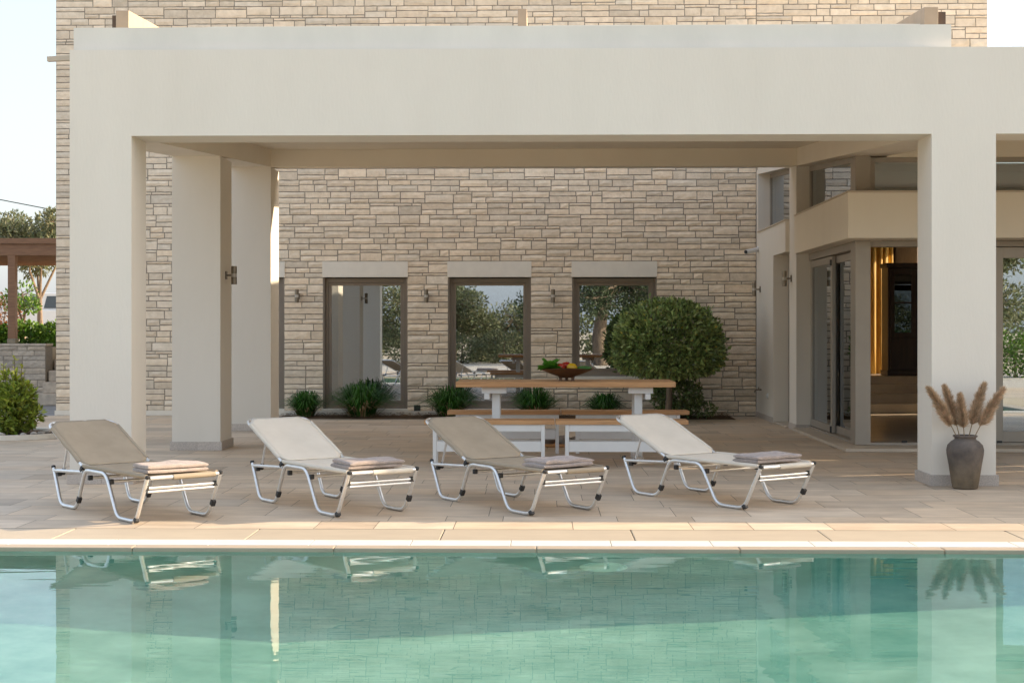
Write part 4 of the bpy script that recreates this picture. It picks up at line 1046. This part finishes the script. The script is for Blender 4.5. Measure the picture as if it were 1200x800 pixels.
t_ = thing('red_shrub', 'reddish brown leafy shrub left of the carport post', 'shrub', (tb_.x, 36, 1.11))
m = MB(); r = random.Random(61); scatter_leaves(m, blobfn((tb_.x, 36, 1.75), .5, .5, .65), 1100, .1, .5, r, (.5, 1.4)); m.build('foliage', M['leaf_red'], t_)
m = MB(); m.tube([(tb_.x, 36, 1.1), (tb_.x + .1, 36, 2.0)], [.03, .01], 6); m.tube([(tb_.x + .1, 35.9, 1.1), (tb_.x + .5, 35.9, 2.3), (tb_.x + 1.0, 35.8, 2.55)], [.03, .02, .01], 6); m.build('stems', M['bark'], t_)
cb_ = MB(); pts = [at(-300, 190, 46), at(-100, 220, 46), at(0, 234, 46), at(62, 246, 46), at(130, 256, 46)]
cb_.tube(pts, .018, 6); tag(cb_.build('overhead_cable', M['cable'], origin=pts[2]), 'thin dark overhead cable crossing the pale sky at the left', 'cable')
pol = MB(); pol.tube([(pts[0].x, 46, 1.1), (pts[0].x, 46, pts[0].z + .3)], .1, 10); tag(pol.build('cable_pole', M['bark'], origin=(pts[0].x, 46, 1.1)), 'wooden pole carrying the overhead cable', 'pole')
# car
cc = at(-32, 394, 52); c0 = cc.x
car = thing('parked_car', 'white off road car parked behind the trees at the far left', 'car', (c0 + 2.2, 52.9, 1.1))
gz = 1.1
def extrude_profile(prof, y0, y1, m):
    n = len(prof); m.add([(c0 + a, y0, gz + b) for a, b in prof] + [(c0 + a, y1, gz + b) for a, b in prof], [tuple(range(n)), tuple(range(2 * n - 1, n - 1, -1))] + [(i, n + i, n + (i + 1) % n, (i + 1) % n) for i in range(n)])
m = MB(); extrude_profile([(0, .45), (.02, .95), (.15, 1.05), (1.0, 1.12), (4.3, 1.1), (4.4, .9), (4.4, .45), (3.9, .38), (.4, .38)], 52, 53.8, m); m.build('body', M['carpaint'], car, bevel=.05, clean=True)
m = MB(); extrude_profile([(.95, 1.10), (1.45, 1.66), (1.7, 1.72), (3.9, 1.72), (4.15, 1.66), (4.3, 1.10)], 52.1, 53.7, m); m.build('cabin', M['carpaint'], car, bevel=.04, clean=True)
for (a, b_) in ((1.45, 2.5), (2.6, 3.95)):
    m = MB(); m.add([(c0 + a - (.22 if a < 2 else 0), 52.09, gz + 1.15), (c0 + b_, 52.09, gz + 1.15), (c0 + b_, 52.09, gz + 1.6), (c0 + a + .12, 52.09, gz + 1.6)], [(0, 1, 2, 3)]); o = m.build('side_window', M['carglass'], car); so_ = o.modifiers.new('Solidify', 'SOLIDIFY'); so_.thickness = .02
for xw in (.85, 3.5):
    for yw in (52.0, 53.6):
        m = MB(); m.tube([(c0 + xw, yw - .02, gz + .36), (c0 + xw, yw + .22, gz + .36)], .36, 22); wo = m.build('wheel', M['rubber'], car, bevel=.03)
        m = MB(); m.tube([(c0 + xw, yw - .03, gz + .36), (c0 + xw, yw - .021, gz + .36)], .2, 18); m.build('rim', M['alu'], wo)
m = MB(); m.tube([(c0 - .01, 52.3, gz + .85), (c0 + .03, 52.3, gz + .85)], .1, 16); m.tube([(c0 - .01, 53.5, gz + .85), (c0 + .03, 53.5, gz + .85)], .1, 16); m.build('headlight', M['camwhite'], car)

# ------------------------------------------------------------------ garden behind the viewer (seen mirrored in the windows and doors)
r = random.Random(77)
hb = thing('garden_hedge', 'clipped green hedge beyond the gravel, mirrored in the glass doors', 'hedge', (14, -8.5, 0))
m = MB()
for k in range(34):
    c = (7 + k * .6, -8.6, .70); scatter_leaves(m, blobfn(c, .6, .5, .75, .2), 650, .11, .5, r, (.5, 1.5))
m.build('foliage', M['leaf_hedge'], hb)
m = MB()
for k in range(34): m.tube([(7 + k * .6, -8.6, -.08), (7 + k * .6, -8.6, .9)], [.03, .015], 6)
m.build('stems', M['bark'], hb)
def grove(x, y, h_, n, R_, mat, seed, lb, tr_=.16, ls=.16, nl=900, rs=(.7, 1.1), lo=.45):
    rr = random.Random(seed); return make_tree('garden_tree', lb, (x, y, -.02), h_, tr_, crown(rr, n, R_, h_ * lo, h_ * .92, rs), mat, nl, ls, seed, .38)
grove(-3.9, -15, 4.4, 16, 1.5, 'leaf_olive', 81, 'rounded olive tree mirrored at the left of the middle window', lo=.3)
grove(-.8, -20, 2.9, 16, 2.3, 'leaf_olive', 82, 'low spreading olive tree mirrored below the sky in the middle window', lo=.25)
grove(2.6, -9.8, 6.5, 20, 2.9, 'leaf_dark', 83, 'tall dark tree with thick trunk mirrored in the right window', .3)
grove(5.6, -13, 5.0, 14, 2.0, 'leaf_olive', 84, 'grey green olive tree mirrored at the right of the right window', lo=.3)
grove(-7.4, -12, 5.5, 14, 2.0, 'leaf_olive', 85, 'olive tree mirrored at the edge of the leftmost wide window', lo=.3)
grove(14.5, -10.5, 4.6, 10, .75, 'leaf_olive', 86, 'small olive tree mirrored in the glass door behind the vase')
grove(-14, -16, 6, 14, 2.6, 'leaf_dark', 87, 'dark garden tree standing far left beyond the gravel')
ft = MB(); rr_ = random.Random(90)
for k in range(40):
    scatter_leaves(ft, blobfn((-38 + k * 2, -36 + rr_.uniform(-2, 2), 1.2), 1.9, 1.5, rr_.uniform(1.2, 1.9), .25), 520, .32, .5, rr_, (.5, 1.5))
o = ft.build('distant_trees', M['leaf_olive']); tag(o, 'far belt of olive green trees beyond the gravel yard', 'trees', kind='stuff')
sp = ((-5.6, -11.5, 1.0), (-3.4, -12.2, .8), (-1.6, -12.8, .95), (.4, -13, .85), (4.6, -11, .9))
sl_ = ('round olive green shrub mirrored in the leftmost wide window', 'low olive green shrub mirrored at the left of the middle window', 'wide olive green shrub mirrored in the middle window', 'olive green shrub mirrored at the right of the middle window', 'olive green shrub mirrored at the foot of the right window')
for (x, y, q), lb in zip(sp, sl_):
    t = thing('garden_shrub', lb, 'shrub', (x, y, -.02)); m = MB(); scatter_leaves(m, blobfn((x, y, q * .75), q * 1.3, q, q * .8, .22), 2200, .13, .4, r, (.5, 1.5)); m.build('foliage', M['leaf_olive'], t)
    m = MB(); m.tube([(x, y, -.02), (x + .1, y, q)], [.05, .02], 6); m.build('stems', M['bark'], t)

# ------------------------------------------------------------------ render
SC.render.engine = 'CYCLES'; cy = SC.cycles
cy.max_bounces = 12; cy.diffuse_bounces = 7; cy.glossy_bounces = 6; cy.transmission_bounces = 8; cy.transparent_max_bounces = 12
cy.use_denoising = True; cy.caustics_reflective = False; cy.caustics_refractive = True; cy.sample_clamp_indirect = 8
